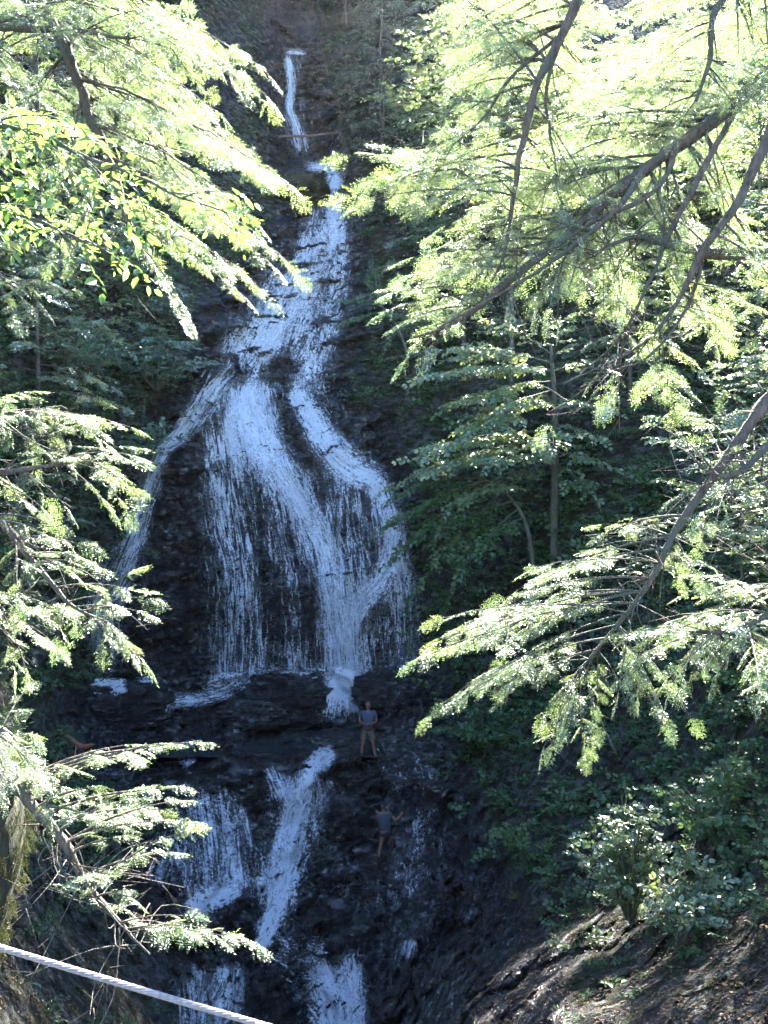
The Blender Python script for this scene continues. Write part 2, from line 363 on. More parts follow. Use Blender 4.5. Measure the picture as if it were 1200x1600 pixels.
def terrain_disp(P, b):
    amp = (0.14 + 0.86 * b) * np.clip((P[..., 1] - 8) / 15, .3, 1)
    m1 = np.clip(0.55 + 0.9 * fbm(P / 4.0, 2, 31), 0.1, 1.2)
    m2 = np.clip(0.55 + 0.9 * fbm(P / 2.0, 2, 37), 0.0, 1.2)
    d = lowdisp(P, b) + amp * (0.55 * m1 * (ledges(P, 1.25, -0.22, 0.6, 41) - 0.4) + 0.20 * m2 * (ledges(P, 0.42, -0.25, 0.35, 43) - 0.4))
    d = d + amp * (1.05 * (strata(P, 2.2, .7, -.22, 61) - .5) + 0.55 * (strata(P, .9, .26, -.25, 67) - .5) + 0.22 * (strata(P, .4, .12, -.2, 73) - .5))
    d = d + (1 - b) * (0.35 * fbm(P / 0.9, 3, 47) + .25 * (cells(P / .7 + .3 * fbm(P, 2, 4)[..., None], 49) - .5)) + amp * 0.16 * fbm(P / 0.55, 3, 51) + 0.05 * fbm(P / 0.16, 2, 57)
    return d

def lines(a, b, step, lo, hi):
    core = np.arange(a, b + 0.1, step); out = 12.0; L = [a]; R_ = [b]
    while L[-1] > lo: L.append(L[-1] - out); out *= 1.25
    out = 12.0
    while R_[-1] < hi: R_.append(R_[-1] + out); out *= 1.25
    return np.concatenate([L[:0:-1], core, R_[1:]])
gx = lines(-30, 1230, 3.0, -900, 2100); gy = lines(-30, 1630, 3.0, -330, 2300)
GX, GY = np.meshgrid(gx, gy)
GD0 = DEPTH(GX, GY)
P0 = W(GX, GY, GD0); GB = bare(GX, GY)
GD = GD0 - terrain_disp(P0, GB)
GD = np.maximum(GD, 3.0)
PT = W(GX, GY, GD)

def bilin(A, px, py):
    px = np.clip(np.asarray(px, float), gx[0], gx[-1] - 0.01); py = np.clip(np.asarray(py, float), gy[0], gy[-1] - 0.01)
    i = np.clip(np.searchsorted(gx, px, 'right') - 1, 0, len(gx) - 2); j = np.clip(np.searchsorted(gy, py, 'right') - 1, 0, len(gy) - 2)
    tx = (px - gx[i]) / (gx[i + 1] - gx[i]); ty = (py - gy[j]) / (gy[j + 1] - gy[j])
    return (A[j, i] * (1 - tx) + A[j, i + 1] * tx) * (1 - ty) + (A[j + 1, i] * (1 - tx) + A[j + 1, i + 1] * tx) * ty
def ground(px, py): return W(px, py, bilin(GD, px, py))

veg = np.clip(1 - GB, 0, 1)
veg = np.clip(veg - 0.75 * blob(GX, GY, 350, 120, 120, 110) - 0.5 * blob(GX, GY, 320, 480, 70, 60) - 0.6 * blob(GX, GY, 1000, 1600, 160, 60) - 0.5 * blob(GX, GY, 800, 1480, 120, 120), 0, 1)
veg = np.clip(veg + 0.6 * blob(GX, GY, 470, 300, 50, 22) + 0.6 * blob(GX, GY, 400, 220, 50, 40), 0, 1)
ny, nx = GX.shape
idx = np.arange(ny * nx).reshape(ny, nx)
tf = np.stack([idx[:-1, :-1], idx[1:, :-1], idx[1:, 1:], idx[:-1, 1:]], -1).reshape(-1, 4)
# behind the top edge the ground runs on as a wooded plateau
tv = PT.reshape(-1, 3)
top = PT[0].copy(); back = top + np.stack([top[:, 0] * 0.9, np.full(nx, 70.0), np.full(nx, 14.0)], -1)
bi = np.arange(nx) + len(tv)
tf = np.vstack([tf, np.stack([bi[:-1], idx[0, :-1], idx[0, 1:], bi[1:]], -1)])
tv = np.vstack([tv, back])
terrain = mesh('terrain', tv, tf, M_ROCK, None, {'veg': np.concatenate([veg.ravel(), np.ones(nx)]), 'wet': np.concatenate([GB.ravel(), np.zeros(nx)])})
tag(terrain, kind='structure')
g = 140.0
light_stop_sheet = mesh('ground', np.array([[-g, -g, -15.5], [g, -g, -15.5], [g, g, -15.5], [-g, g, -15.5]]), np.array([[0, 1, 2, 3]]), M_ROCK, None, {'veg': np.ones(4), 'wet': np.zeros(4)})  # unseen sheet added under everything to block light from below
tag(light_stop_sheet, kind='structure')

# ------------------------------------------------------------------ water
ZP = -7.3
def flow_density(px, py, base, flows):
    """base density plus streams: (points [px,py,half width,amount]) ; a single point is a rock window"""
    d = np.full(np.shape(px), float(base))
    for fl in flows:
        a = np.array(fl, float)
        if len(a) == 1: d = d + a[0, 4] * blob(px, py, *a[0, :4]); continue
        c = smooth_path(a, 40); best = np.zeros(np.shape(px))
        for q in range(40):
            w = c[q, 2]; best = np.maximum(best, c[q, 3] * np.exp(-(((px - c[q, 0]) ** 2 + (py - c[q, 1]) ** 2 * .35) / w ** 2)))
        d = d + best
    return np.clip(d, 0, 1)

def strip(paths, name, off=0.16, seed=0):
    """paths: list of (points [px,py,width_px,density], turbulence[, extra_offset]); ribbons laid over the rock"""
    r = np.random.default_rng(900 + seed); V = []; Fc = []; D = []; T = []; U = []; n0 = 0
    for k, path in enumerate(paths):
        pts, turb = path[0], path[1]; ex = path[2] if len(path) > 2 else 0.0; wide = len(path) > 3
        a = np.array(pts, float); a[:, 2] *= 1.0 if wide else 1.5; a[:, 3] *= 1.0 if wide else 1.15; L = np.linalg.norm(np.diff(a[:, :2], axis=0), axis=1).sum()
        n = max(6, int(L / 4)); c = smooth_path(a, n)
        m = max(10, int(a[:, 2].max() / 3)); s = np.linspace(-1, 1, m)
        t = nrm(np.gradient(c[:, :2], axis=0)); nn = np.stack([-t[:, 1], t[:, 0]], -1)
        # wander of the two edges
        lv = np.linspace(0, L / 40, n); e = 1 + 0.18 * fbm(np.stack([lv, np.full(n, k * 7.3), np.full(n, seed)], -1), 3, 71)
        q = c[:, None, :2] + nn[:, None, :] * (c[:, None, 2:3] * 0.5 * e[:, None, None]) * s[None, :, None]
        px, py = q[..., 0], q[..., 1]
        d0 = DEPTH(px, py); P = W(px, py, d0); b = bare(px, py)
        dsm = d0 - lowdisp(P, b); dt = bilin(GD, px, py)
        d = np.minimum(dsm - 0.05, dt + 0.10)
        d = np.minimum.accumulate(d, axis=0)                  # water leaving a ledge drops straight down
        pad = np.vstack([d[:1]] * 3 + [d] + [d[-1:]] * 3); d = sum(pad[q_:q_ + n] for q_ in range(7)) / 7
        if turb < .5: d = np.minimum(d, dt + off + ex - .03)
        d = d - off - ex - 0.012 * k - 0.05 * fbm(P / 0.5, 2, 81)
        P = W(px, py, d)
        dens = c[:, None, 3] * (1 - np.abs(s[None, :]) ** 1.7) * np.minimum(1, np.minimum(np.arange(n) / max(4, n * .12), (n - 1 - np.arange(n)) / max(3, n * .16)))[:, None]
        if wide: dens = flow_density(px, py, path[3], path[4]) * np.clip(1 - np.abs(s[None, :]) ** 6, 0, 1) * np.minimum(1, np.minimum(np.arange(n) / 5, (n - 1 - np.arange(n)) / 4))[:, None]
        seg = np.linalg.norm(np.diff(P[:, m // 2], axis=0), axis=1); vv = np.concatenate([[0], np.cumsum(seg)])
        wm = np.linalg.norm(P[:, -1] - P[:, 0], axis=-1)
        U.append(np.stack([s[None, :] * 0.5 * wm[:, None] + 13.7 * k, np.broadcast_to(vv[:, None], (n, m)) + 5.1 * k + seed], -1).reshape(-1, 2))
        V.append(P.reshape(-1, 3)); D.append(np.clip(dens, 0, 1).ravel()); T.append(np.full(n * m, turb))
        I = np.arange(n * m).reshape(n, m) + n0; n0 += n * m
        Fc.append(np.stack([I[:-1, :-1], I[1:, :-1], I[1:, 1:], I[:-1, 1:]], -1).reshape(-1, 4))
    o = mesh(name, np.vstack(V), np.vstack(Fc), M_WATER, None, {'dens': np.concatenate(D), 'turb': np.concatenate(T)}, True, np.vstack(U))
    return tag(o, kind='structure')

strip([([(446, 80, 10, .8), (452, 100, 15, .8), (455, 140, 15, .75), (452, 170, 17, .7), (460, 195, 22, .68), (467, 225, 32, .6), (472, 258, 46, .5)], .25, .3),
       ([(436, 82, 9, .55), (462, 81, 10, .55), (486, 84, 9, .4)], .7, .5),
       ([(466, 86, 10, .5), (470, 130, 9, .3), (476, 200, 12, .25)], .2, .1)], 'upper_waterfall', .1, 1)
strip([([(470, 258, 14, .6), (500, 262, 16, .75), (530, 268, 16, .8)], .9, .2), ([(528, 262, 18, .8), (524, 285, 16, .95), (518, 305, 26, .85)], .8, .2),
       ([(505, 262, 30, .6), (522, 280, 34, .6), (516, 300, 30, .6)], .9, .1), ([(385, 276, 20, .6), (400, 272, 20, .6), (415, 272, 14, .5)], .9, .1)], 'upper_stream', .15, 2)
CASC = [[(520, 296, 12, .4), (514, 340, 20, .3), (500, 400, 26, .25), (480, 450, 26, .2), (440, 500, 26, .25), (400, 560, 24, .3), (392, 610, 20, .35)],
        [(530, 340, 14, .25), (536, 420, 18, .25), (520, 500, 22, .25), (490, 555, 20, .35), (466, 600, 16, .4)],
        [(490, 380, 14, .2), (440, 450, 22, .25), (395, 520, 22, .25), (352, 552, 16, .3)],
        [(480, 470, 18, .2), (450, 530, 18, .2), (420, 560, 14, .2)],
        [(438, 572, 30, 16, -.5)], [(360, 588, 28, 13, -.5)], [(442, 640, 30, 46, -.9)]]
strip([([(520, 292, 44, .8), (514, 335, 74, 1), (503, 385, 112, 1), (482, 450, 158, 1), (452, 520, 205, 1), (428, 575, 220, 1), (415, 625, 220, .3)], .55, 0, .33, CASC),
       ([(520, 300, 22, .6), (522, 360, 22, .6), (512, 400, 18, .5), (490, 440, 22, .5), (455, 490, 26, .55), (420, 540, 30, .6), (400, 580, 30, .6)], .8, .08)], 'cascade', .16, 3)
strip([([(385, 556, 30, .6), (345, 590, 44, .65), (310, 640, 40, .7), (280, 680, 26, .8), (252, 708, 24, .75), (228, 770, 34, .6), (212, 835, 40, .65), (190, 890, 56, .6), (165, 950, 64, .55), (162, 1010, 66, .68), (168, 1076, 76, .8)], .3)], 'side_waterfall', .18, 4)
VEIL = [[(388, 590, 24, .4), (380, 640, 30, .4), (350, 690, 34, .35), (336, 750, 26, .38), (334, 820, 24, .28), (336, 900, 26, .22), (340, 1070, 34, .22)],
        [(380, 640, 26, .35), (372, 700, 26, .3), (366, 770, 22, .3), (376, 860, 24, .24), (386, 960, 28, .22), (392, 1070, 34, .26)],
        [(410, 640, 24, .35), (424, 720, 28, .35), (440, 800, 26, .3), (452, 880, 20, .25), (460, 960, 16, .22), (464, 1070, 22, .22)],
        [(430, 690, 22, .3), (470, 760, 24, .4), (498, 830, 22, .35), (514, 900, 20, .35), (528, 990, 20, .4), (538, 1070, 26, .6)],
        [(540, 745, 36, .3), (550, 820, 30, .28), (556, 900, 24, .25), (552, 980, 24, .3), (546, 1070, 30, .5)],
        [(610, 760, 20, .25), (624, 850, 18, .25), (630, 950, 18, .2), (634, 1060, 20, .2)],
        [(468, 680, 30, 50, -.8)], [(500, 775, 14, 28, -.35)], [(341, 735, 9, 18, -.5)], [(356, 738, 7, 16, -.5)], [(410, 850, 14, 60, -.12)], [(486, 960, 12, 60, -.15)]]
strip([([(402, 572, 44, .8), (386, 615, 50, .82), (392, 665, 62, .8), (425, 720, 58, .74), (462, 775, 50, .72), (492, 830, 48, .68), (512, 890, 46, .66), (524, 960, 50, .68), (534, 1020, 54, .78), (538, 1075, 64, .95)], .45, .05),
       ([(470, 575, 36, .7), (466, 606, 36, .75), (485, 650, 42, .75), (512, 698, 50, .75), (550, 733, 52, .75), (588, 752, 44, .7), (606, 800, 40, .62), (614, 850, 42, .62), (598, 900, 46, .66), (566, 940, 44, .7), (546, 990, 46, .74), (540, 1066, 60, .8)], .55, .06),
       # the broad veil
       ([(415, 590, 190, 1), (425, 650, 250, 1), (440, 720, 310, 1), (452, 800, 316, 1), (466, 900, 340, 1), (470, 1000, 346, 1), (472, 1072, 346, 1)], .12, 0, .27, VEIL),
       ([(590, 750, 50, .45), (604, 850, 70, .38), (606, 950, 80, .33), (600, 1060, 90, .3)], .1, .09),
       ([(618, 850, 44, .5), (630, 920, 50, .48), (634, 1000, 48, .42), (632, 1056, 50, .4)], .12, .05)], 'main_waterfall', .2, 5)
strip([([(300, 1078, 26, .45), (345, 1068, 34, .5), (390, 1060, 30, .5), (450, 1050, 26, .45), (505, 1056, 34, .5), (540, 1066, 50, .9), (548, 1090, 40, .8)], .9, .3), ([(510, 1060, 30, .8), (525, 1085, 60, .95), (520, 1112, 80, .95)], .9, .45), ([(200, 1072, 30, .6), (236, 1080, 40, .7), (244, 1105, 40, .75), (240, 1122, 30, .6)], .9), ([(236, 1092, 20, .5), (290, 1094, 22, .5), (340, 1088, 22, .5), (372, 1072, 22, .5)], .9),
       ([(352, 1118, 14, .6), (366, 1140, 18, .65), (372, 1152, 12, .6)], .7), ([(590, 1054, 26, .7), (630, 1052, 26, .75), (655, 1056, 18, .6)], .9),
       ([(135, 1070, 20, .8), (170, 1074, 26, .9), (205, 1070, 20, .7)], .9, .2), ([(282, 1140, 26, .5), (292, 1180, 30, .55), (300, 1200, 20, .45)], .9)], 'ledge_stream', .2, 6)
strip([([(530, 1172, 20, .8), (508, 1182, 26, .85), (490, 1198, 32, .8), (476, 1230, 36, .7), (462, 1270, 40, .7)], .75, .08),
       ([(420, 1192, 22, .6), (432, 1222, 26, .6), (442, 1256, 30, .65)], .4, .06), ([(452, 1200, 26, .5), (456, 1230, 34, .6), (456, 1262, 36, .7)], .4, .07),
       ([(466, 1192, 90, .42), (464, 1230, 96, .45), (460, 1280, 78, .62), (446, 1330, 64, .66), (438, 1370, 66, .68), (432, 1420, 50, .7), (416, 1462, 42, .66), (404, 1488, 30, .5)], .7),
       ([(464, 1215, 26, .6), (458, 1270, 34, .95), (442, 1330, 30, 1), (436, 1375, 34, 1), (430, 1420, 26, 1), (412, 1470, 22, .9), (402, 1490, 18, .5)], .9, .05),
       ([(500, 1210, 40, .4), (505, 1250, 40, .4), (480, 1290, 30, .4)], .2, .04), ([(440, 1360, 30, .5), (410, 1376, 24, .5), (395, 1384, 18, .4)], .8)], 'lower_cascade', .2, 7)
strip([([(318, 1225, 60, .45), (325, 1270, 100, .52), (334, 1330, 116, .5), (338, 1385, 120, .48), (338, 1420, 120, .3)], .3), ([(384, 1380, 24, .5), (345, 1396, 36, .75), (312, 1412, 36, .75), (288, 1440, 30, .5)], .95, .08),
       ([(352, 1250, 30, .5), (360, 1310, 34, .55), (364, 1370, 40, .65), (366, 1400, 40, .6)], .35, .06),
       ([(372, 1250, 20, .4), (384, 1290, 20, .5), (392, 1334, 22, .45)], .2, .05),
       ([(262, 1290, 36, .45), (250, 1340, 40, .5), (240, 1390, 44, .5)], .25, .05), ([(105, 1320, 46, .32), (102, 1370, 50, .34), (100, 1410, 46, .3)], .2)], 'lower_veil', .18, 8)
strip([([(600, 1270, 60, 0.13), (620, 1340, 110, 0.22), (610, 1430, 130, 0.24), (600, 1520, 150, 0.22), (600, 1600, 140, 0.22)], 0.50), ([(690, 1240, 40, 0.11), (660, 1310, 80, 0.22), (650, 1400, 70, 0.22), (650, 1500, 60, 0.22)], .95, 0.01),
       ([(500, 1300, 40, 0.16), (520, 1350, 60, 0.22), (530, 1420, 60, 0.22)], 0.50), ([(640, 1090, 60, 0.15), (620, 1150, 90, 0.22), (640, 1220, 110, 0.22), (620, 1270, 80, 0.11)], 0.50)], 'rock_film', .1, 12)
strip([([(500, 1490, 44, .6), (516, 1540, 66, .8), (528, 1580, 70, .85), (530, 1640, 76, .85)], .75), ([(545, 1480, 30, .5), (550, 1530, 34, .65), (556, 1590, 36, .6), (556, 1640, 36, .6)], .6),
       ([(360, 1500, 40, .6), (356, 1540, 60, .66), (336, 1590, 84, .6), (330, 1640, 90, .6)], .6), ([(300, 1500, 40, .4), (300, 1560, 60, .45), (306, 1640, 70, .45)], .2),
       ([(640, 1455, 22, .6), (638, 1480, 24, .7), (632, 1505, 20, .5)], .3), ([(420, 1480, 90, .3), (470, 1500, 90, .3), (520, 1500, 60, .4)], .9)], 'bottom_stream', .18, 9)

# pool: level sheet, rock rises through it; foam where the fall lands
u = np.linspace(-9.0, 0.6, 90); v = np.linspace(29.9, 37.5, 80); PU, PV = np.meshgrid(u, v)
keep = (PU / PV * F + 600 < 592)
pz = ZP + 0.03 * fbm(np.stack([PU, PV, PU * 0], -1) / 0.9, 3, 3)
ppx = 600 + PU / PV * F; ppy = 800 - ZP * F / PV
foam = 1.15 * blob(ppx, ppy, 522, 1116, 44, 16) + .5 * blob(ppx, ppy, 500, 1126, 70, 10) + .35 * blob(ppx, ppy, 290, 1120, 60, 12)
I = np.arange(PU.size).reshape(PU.shape)
pool = mesh('pool', np.stack([PU, PV, pz], -1).reshape(-1, 3), np.stack([I[:-1, :-1], I[:-1, 1:], I[1:, 1:], I[1:, :-1]], -1).reshape(-1, 4), M_POOL, None, {'dens': np.clip(foam, 0, 1).ravel()})
tag(pool, kind='structure')
# splash heap under the main fall
def heap(name, cx, cy, Y, rx, ry, rz):
    a = np.linspace(0, 2 * math.pi, 40, endpoint=False); r = np.linspace(0, 1, 14)
    A, Rr = np.meshgrid(a, r); X = rx * Rr * np.cos(A); Yy = ry * Rr * np.sin(A); Z = rz * (1 - Rr ** 2)
    c = W(cx, cy, Y); P = np.stack([X + c[0], Yy + c[1], Z + c[2]], -1)
    P[..., 2] += (0.5 * rz) * fbm(P / 0.35, 3, 5) * (1 - Rr)
    I = np.arange(A.size).reshape(A.shape); I2 = np.roll(I, -1, 1)
    f = np.stack([I[:-1], I[1:], I2[1:], I2[:-1]], -1).reshape(-1, 4)
    o = mesh(name, P.reshape(-1, 3), f, M_WATER, None, {'dens': np.clip(1.1 * (1 - Rr ** 2.0), 0, 1).ravel(), 'turb': np.ones(A.size)}, True, P.reshape(-1, 3)[:, :2] * 1.3)
    return tag(o, kind='structure')
heap('splash', 522, 1134, 34.2, 1.15, 0.8, 1.35)

# ------------------------------------------------------------------ rocks that are things of their own
def rock_thing(name, px, py, Y, size, label, cat='boulder', mat=None, seed=0, rot=0.0, sharp=0.35, cols=110):
    u = np.linspace(0, math.pi, cols // 2); v = np.linspace(0, 2 * math.pi, cols, endpoint=False); U, V_ = np.meshgrid(u, v, indexing='ij')
    d = np.stack([np.sin(U) * np.cos(V_), np.sin(U) * np.sin(V_), np.cos(U)], -1)
    e = np.sign(d) * np.abs(d) ** 0.75
    r = 1 + sharp * fbm(d * 1.3 + seed * 3.1, 3, seed) + 0.12 * fbm(d * 4 + seed, 3, seed + 5)
    P = e * r[..., None] * np.array(size) * 0.5
    P = P * (1 + .30 * (cells(P / np.array([.55, .55, .26]) * (2.0 / max(size)) + seed, seed) - .5) + .14 * (cells(P / np.array([.22, .22, .1]) * (2.0 / max(size)) + seed, seed + 9) - .5))[..., None]
    zz = P[..., 2] / 0.16 + 0.8 * fbm(P, 2, seed); st = (1 - (zz - np.floor(zz))) * 0.05
    P[..., :2] *= (1 + st[..., None] * 1.2)
    c, s = math.cos(rot), math.sin(rot); P = np.stack([c * P[..., 0] - s * P[..., 1], s * P[..., 0] + c * P[..., 1], P[..., 2]], -1)
    I = np.arange(U.size).reshape(U.shape); I2 = np.roll(I, -1, 1)
    o = mesh(name, P.reshape(-1, 3), np.stack([I[:-1], I[1:], I2[1:], I2[:-1]], -1).reshape(-1, 4), mat or M_BOULDER, None, {'tint': np.zeros(U.size)})
    o.location = W(px, py, Y).tolist(); return tag(o, label, cat)
rock_thing('boulder', 446, 1092, 34.6, (2.9, 2.0, 1.75), 'big rounded black boulder at the foot of the main waterfall', seed=3)
rock_thing('boulder', 396, 1116, 33.3, (2.2, 1.6, 0.85), 'low flat black slab in front of the big rounded pool boulder', seed=5)
rock_thing('boulder', 612, 1082, 34.0, (2.2, 1.8, 1.4), 'dark wet mound of rock above the standing person', seed=8)
rock_thing('boulder', 175, 1108, 32.4, (3.2, 1.9, 1.5), 'broad dark boulder under the left side waterfall', seed=12, rot=.2)
rock_thing('boulder', 12, 1415, 13.4, (0.5, 0.5, 0.62), 'pale grey stone at the left edge above the cable', mat=M_STONE, seed=14)
rock_thing('boulder', 470, 298, 53.0, (3.1, 2.4, 1.5), 'mossy layered block beside the narrow chute of the upper falls', mat=rock_mat('mossy_rock', False, False, ((0.02, 0.02, 0.012), (0.05, 0.055, 0.02), (0.12, 0.10, 0.06))), seed=17)


# ------------------------------------------------------------------ foliage generators
UP = np.array([0, 0, 1.0])
def make_hem_proto(seed, fine=True):
    """flat hemlock spray, unit length along +x: twiglets with two ranks of needles"""
    r = np.random.default_rng(seed); V = []; Fc = []; n = 0
    def needle(p, d, l, w):
        nonlocal n
        a_ = r.normal(0, .75); side = np.array([-d[1] * math.cos(a_), d[0] * math.cos(a_), math.sin(a_)]) * w * 0.5
        V.extend([p, p + d * l * .5 + side, p + d * l, p + d * l * .5 - side]); Fc.append([n, n + 3, n + 2, n + 1]); n += 4
    nl, nw, st = (.085, .024, .056) if fine else (.15, .07, .085)
    def row(p0, d, L, z):
        k = max(2, int(L / st))
        for i in range(k):
            t = (i + .5) / k; p = p0 + d * L * t + UP * (z * L * t * t)
            for sd in (-1, 1):
                a = math.atan2(d[1], d[0]) + sd * R(r.uniform(50, 75)); dd = np.array([math.cos(a), math.sin(a), r.uniform(-.35, .25)])
                needle(p, dd, nl * r.uniform(.75, 1.15) * (1 - .35 * t), nw)
        needle(p0 + d * L + UP * (z * L), d, nl, nw)
    nt = 10 if fine else 6
    row(np.zeros(3), np.array([1.0, 0, 0]), 0.97, -.14)
    for i in range(nt):
        t = .06 + .84 * i / nt
        for sd in (-1, 1):
            if r.random() < .1: continue
            a = sd * R(r.uniform(42, 62)); L = .40 * (1 - t) ** .75 * r.uniform(.7, 1.15) + .04
            row(np.array([t + r.uniform(-.02, .02), 0, -.14 * t * t]), np.array([math.cos(a), math.sin(a), 0]), L, r.uniform(-.55, -.05))
    return np.array(V), np.array(Fc)

LEAF = np.array([[0, 0, 0], [.28, .25, .05], [.66, .23, .03], [1, 0, -.06], [.66, -.23, .03], [.28, -.25, .05], [.45, 0, -.02]])
LEAFF = np.array([[0, 6, 2, 1], [6, 3, 2, 2], [0, 5, 4, 6], [6, 4, 3, 3]])
LEAFQ = np.array([[0, 3, 2, 1], [0, 5, 4, 3]])
def make_leaf_proto(seed, n=9, size=.3, opp=True, width=1.0):
    """spray of broad leaves along +x, unit length"""
    r = np.random.default_rng(seed); V = []; Fc = []; c = 0
    for i in range(n):
        t = (i + 1) / n
        for sd in ((-1, 1) if opp else ((-1) ** i,)):
            a = sd * R(r.uniform(30, 75)) * (1 if t < .98 else .3); l = size * r.uniform(.55, 1.3) * (1.05 - .3 * t)
            L = LEAF * np.array([l, l * width, l]); roll = r.uniform(-.75, .75); pit = r.uniform(-.65, .2)
            cr, sr = math.cos(roll), math.sin(roll); L = np.stack([L[:, 0], cr * L[:, 1] - sr * L[:, 2], sr * L[:, 1] + cr * L[:, 2]], -1)
            cp_, sp = math.cos(pit), math.sin(pit); L = np.stack([cp_ * L[:, 0] - sp * L[:, 2], L[:, 1], sp * L[:, 0] + cp_ * L[:, 2]], -1)
            ca, sa = math.cos(a), math.sin(a); L = np.stack([ca * L[:, 0] - sa * L[:, 1], sa * L[:, 0] + ca * L[:, 1], L[:, 2]], -1)
            V.append(L[:6] + np.array([t * .85, sd * .02, -.1 * t * t])); Fc.append(LEAFQ + c); c += 6
    return np.vstack(V), np.vstack(Fc)
HEM = [make_hem_proto(100 + i, True) for i in range(3)]
HEMC = [make_hem_proto(200 + i, False) for i in range(3)]
BEE = [make_leaf_proto(300 + i, 6, .30, False, .95) for i in range(3)]
MAP = [make_leaf_proto(400 + i, 5, .30, True, 1.25) for i in range(3)]
FERN = [make_leaf_proto(500 + i, 8, .26, True, .6) for i in range(2)]

def place(protos, sprays, name, mat, parent, seed=0):
    """sprays: list of (origin, dir, normal, scale) -> one foliage mesh"""
    r = np.random.default_rng(seed)
    O = np.array([q[0] for q in sprays]); X = nrm(np.array([q[1] for q in sprays])); Z = np.array([q[2] for q in sprays]); sc_ = np.array([q[3] for q in sprays])
    Yv = nrm(np.cross(Z, X)); Z = np.cross(X, Yv)
    which = r.integers(0, len(protos), len(O)); V = []; Fq = []; T = []; n = 0
    for k, (pv, pf) in enumerate(protos):
        m = which == k
        if not m.any(): continue
        s_ = sc_[m][:, None, None]
        P = O[m][:, None, :] + s_ * (pv[None, :, 0:1] * X[m][:, None] + pv[None, :, 1:2] * Yv[m][:, None] + pv[None, :, 2:3] * Z[m][:, None])
        c = m.sum(); V.append(P.reshape(-1, 3))
        Fq.append((pf[None] + (np.arange(c) * len(pv))[:, None, None]).reshape(-1, pf.shape[1]) + n); n += c * len(pv)
        T.append(np.repeat(np.clip(r.normal(.45, .28, c), 0, 1), len(pv)))
    return mesh(name, np.vstack(V), np.vstack(Fq), mat, parent, {'tint': np.concatenate(T)}, False)

def bough(P0, P1, wood, sprays, r, r0=.02, sag=.06, spray=.38, lat=.42, step=.15, droop=.25, bare0=.12, level=0, dead=.06, path=None, sides=5, gap=.12, tilt=.45):
    P0 = np.asarray(P0, float); P1 = np.asarray(P1, float)
    L = np.linalg.norm(P1 - P0)
    n = int(max(5, min(26, L / .1)))
    t = np.linspace(0, 1, n)
    if path is None:
        path = P0 + t[:, None] * (P1 - P0) + UP * (sag * L * 4 * t * (1 - t))[:, None]
        path = path + (np.cumsum(r.normal(0, .006 * L, (n, 3)), axis=0) * (t[:, None] ** .5)) * np.array([1, 1, .7])
    else: path = smooth_path(path, n); L = np.linalg.norm(np.diff(path, axis=0), axis=1).sum()
    wood.tube(path, r0 * (1 - .85 * t) + .0015, sides if level == 0 else 4 if level == 1 else 3)
    T = nrm(np.gradient(path, axis=0))
    tt = bare0; sd = 1 if r.random() < .5 else -1
    while tt < .97:
        i = tt * (n - 1); a = int(i); f = i - a; p = path[a] * (1 - f) + path[min(a + 1, n - 1)] * f; d = T[a]
        latv = np.cross(d, UP); ln = np.linalg.norm(latv)
        latv = latv / ln if ln > .15 else nrm(np.array([r.normal(), r.normal(), .1]))
        ang = R(r.uniform(30, 74)); dd = nrm(d * math.cos(ang) + latv * sd * math.sin(ang) - UP * droop * r.uniform(.2, 1.2))
        l = lat * L * (1 - tt) ** .7 * min(1, .4 + 2 * (tt - bare0)) * r.uniform(.4, 1.2)
        x = r.random()
        if x < dead:
            k = r.uniform(.3, .7) * max(l, spray); q = p + dd * k + r.normal(0, .05 * k, 3); wood.tube(np.array([p, p + dd * k * .5 + r.normal(0, .05 * k, 3), q]), np.array([.005, .0035, .0015]) * (1 + L * .2), 3)
            for _ in range(3):
                e = q - (q - p) * r.uniform(.1, .7); wood.tube(np.array([e, e + (nrm(dd + r.normal(0, .6, 3)) * k * .4)]), np.array([.003, .001]) * (1 + L * .2), 3)
        elif x > dead + gap:
            if l > spray * 1.35 and level < 2:
                bough(p, p + dd * l, wood, sprays, r, max(.003, r0 * .5 * (1 - tt) + .003), -.04, spray, lat, step * .85, droop, .1, level + 1, dead, None, sides, gap, tilt)
            else:
                s_ = spray * r.uniform(.75, 1.2) * (.7 + .5 * min(1, l / spray)) ; N = UP + r.normal(0, tilt, 3)
                sprays.append((p, dd, N, s_))
        tt += step / L * r.uniform(.7, 1.3); sd = -sd
    sprays.append((path[-1], T[-1] - UP * droop * .4, UP + r.normal(0, tilt, 3), spray * r.uniform(.9, 1.25)))

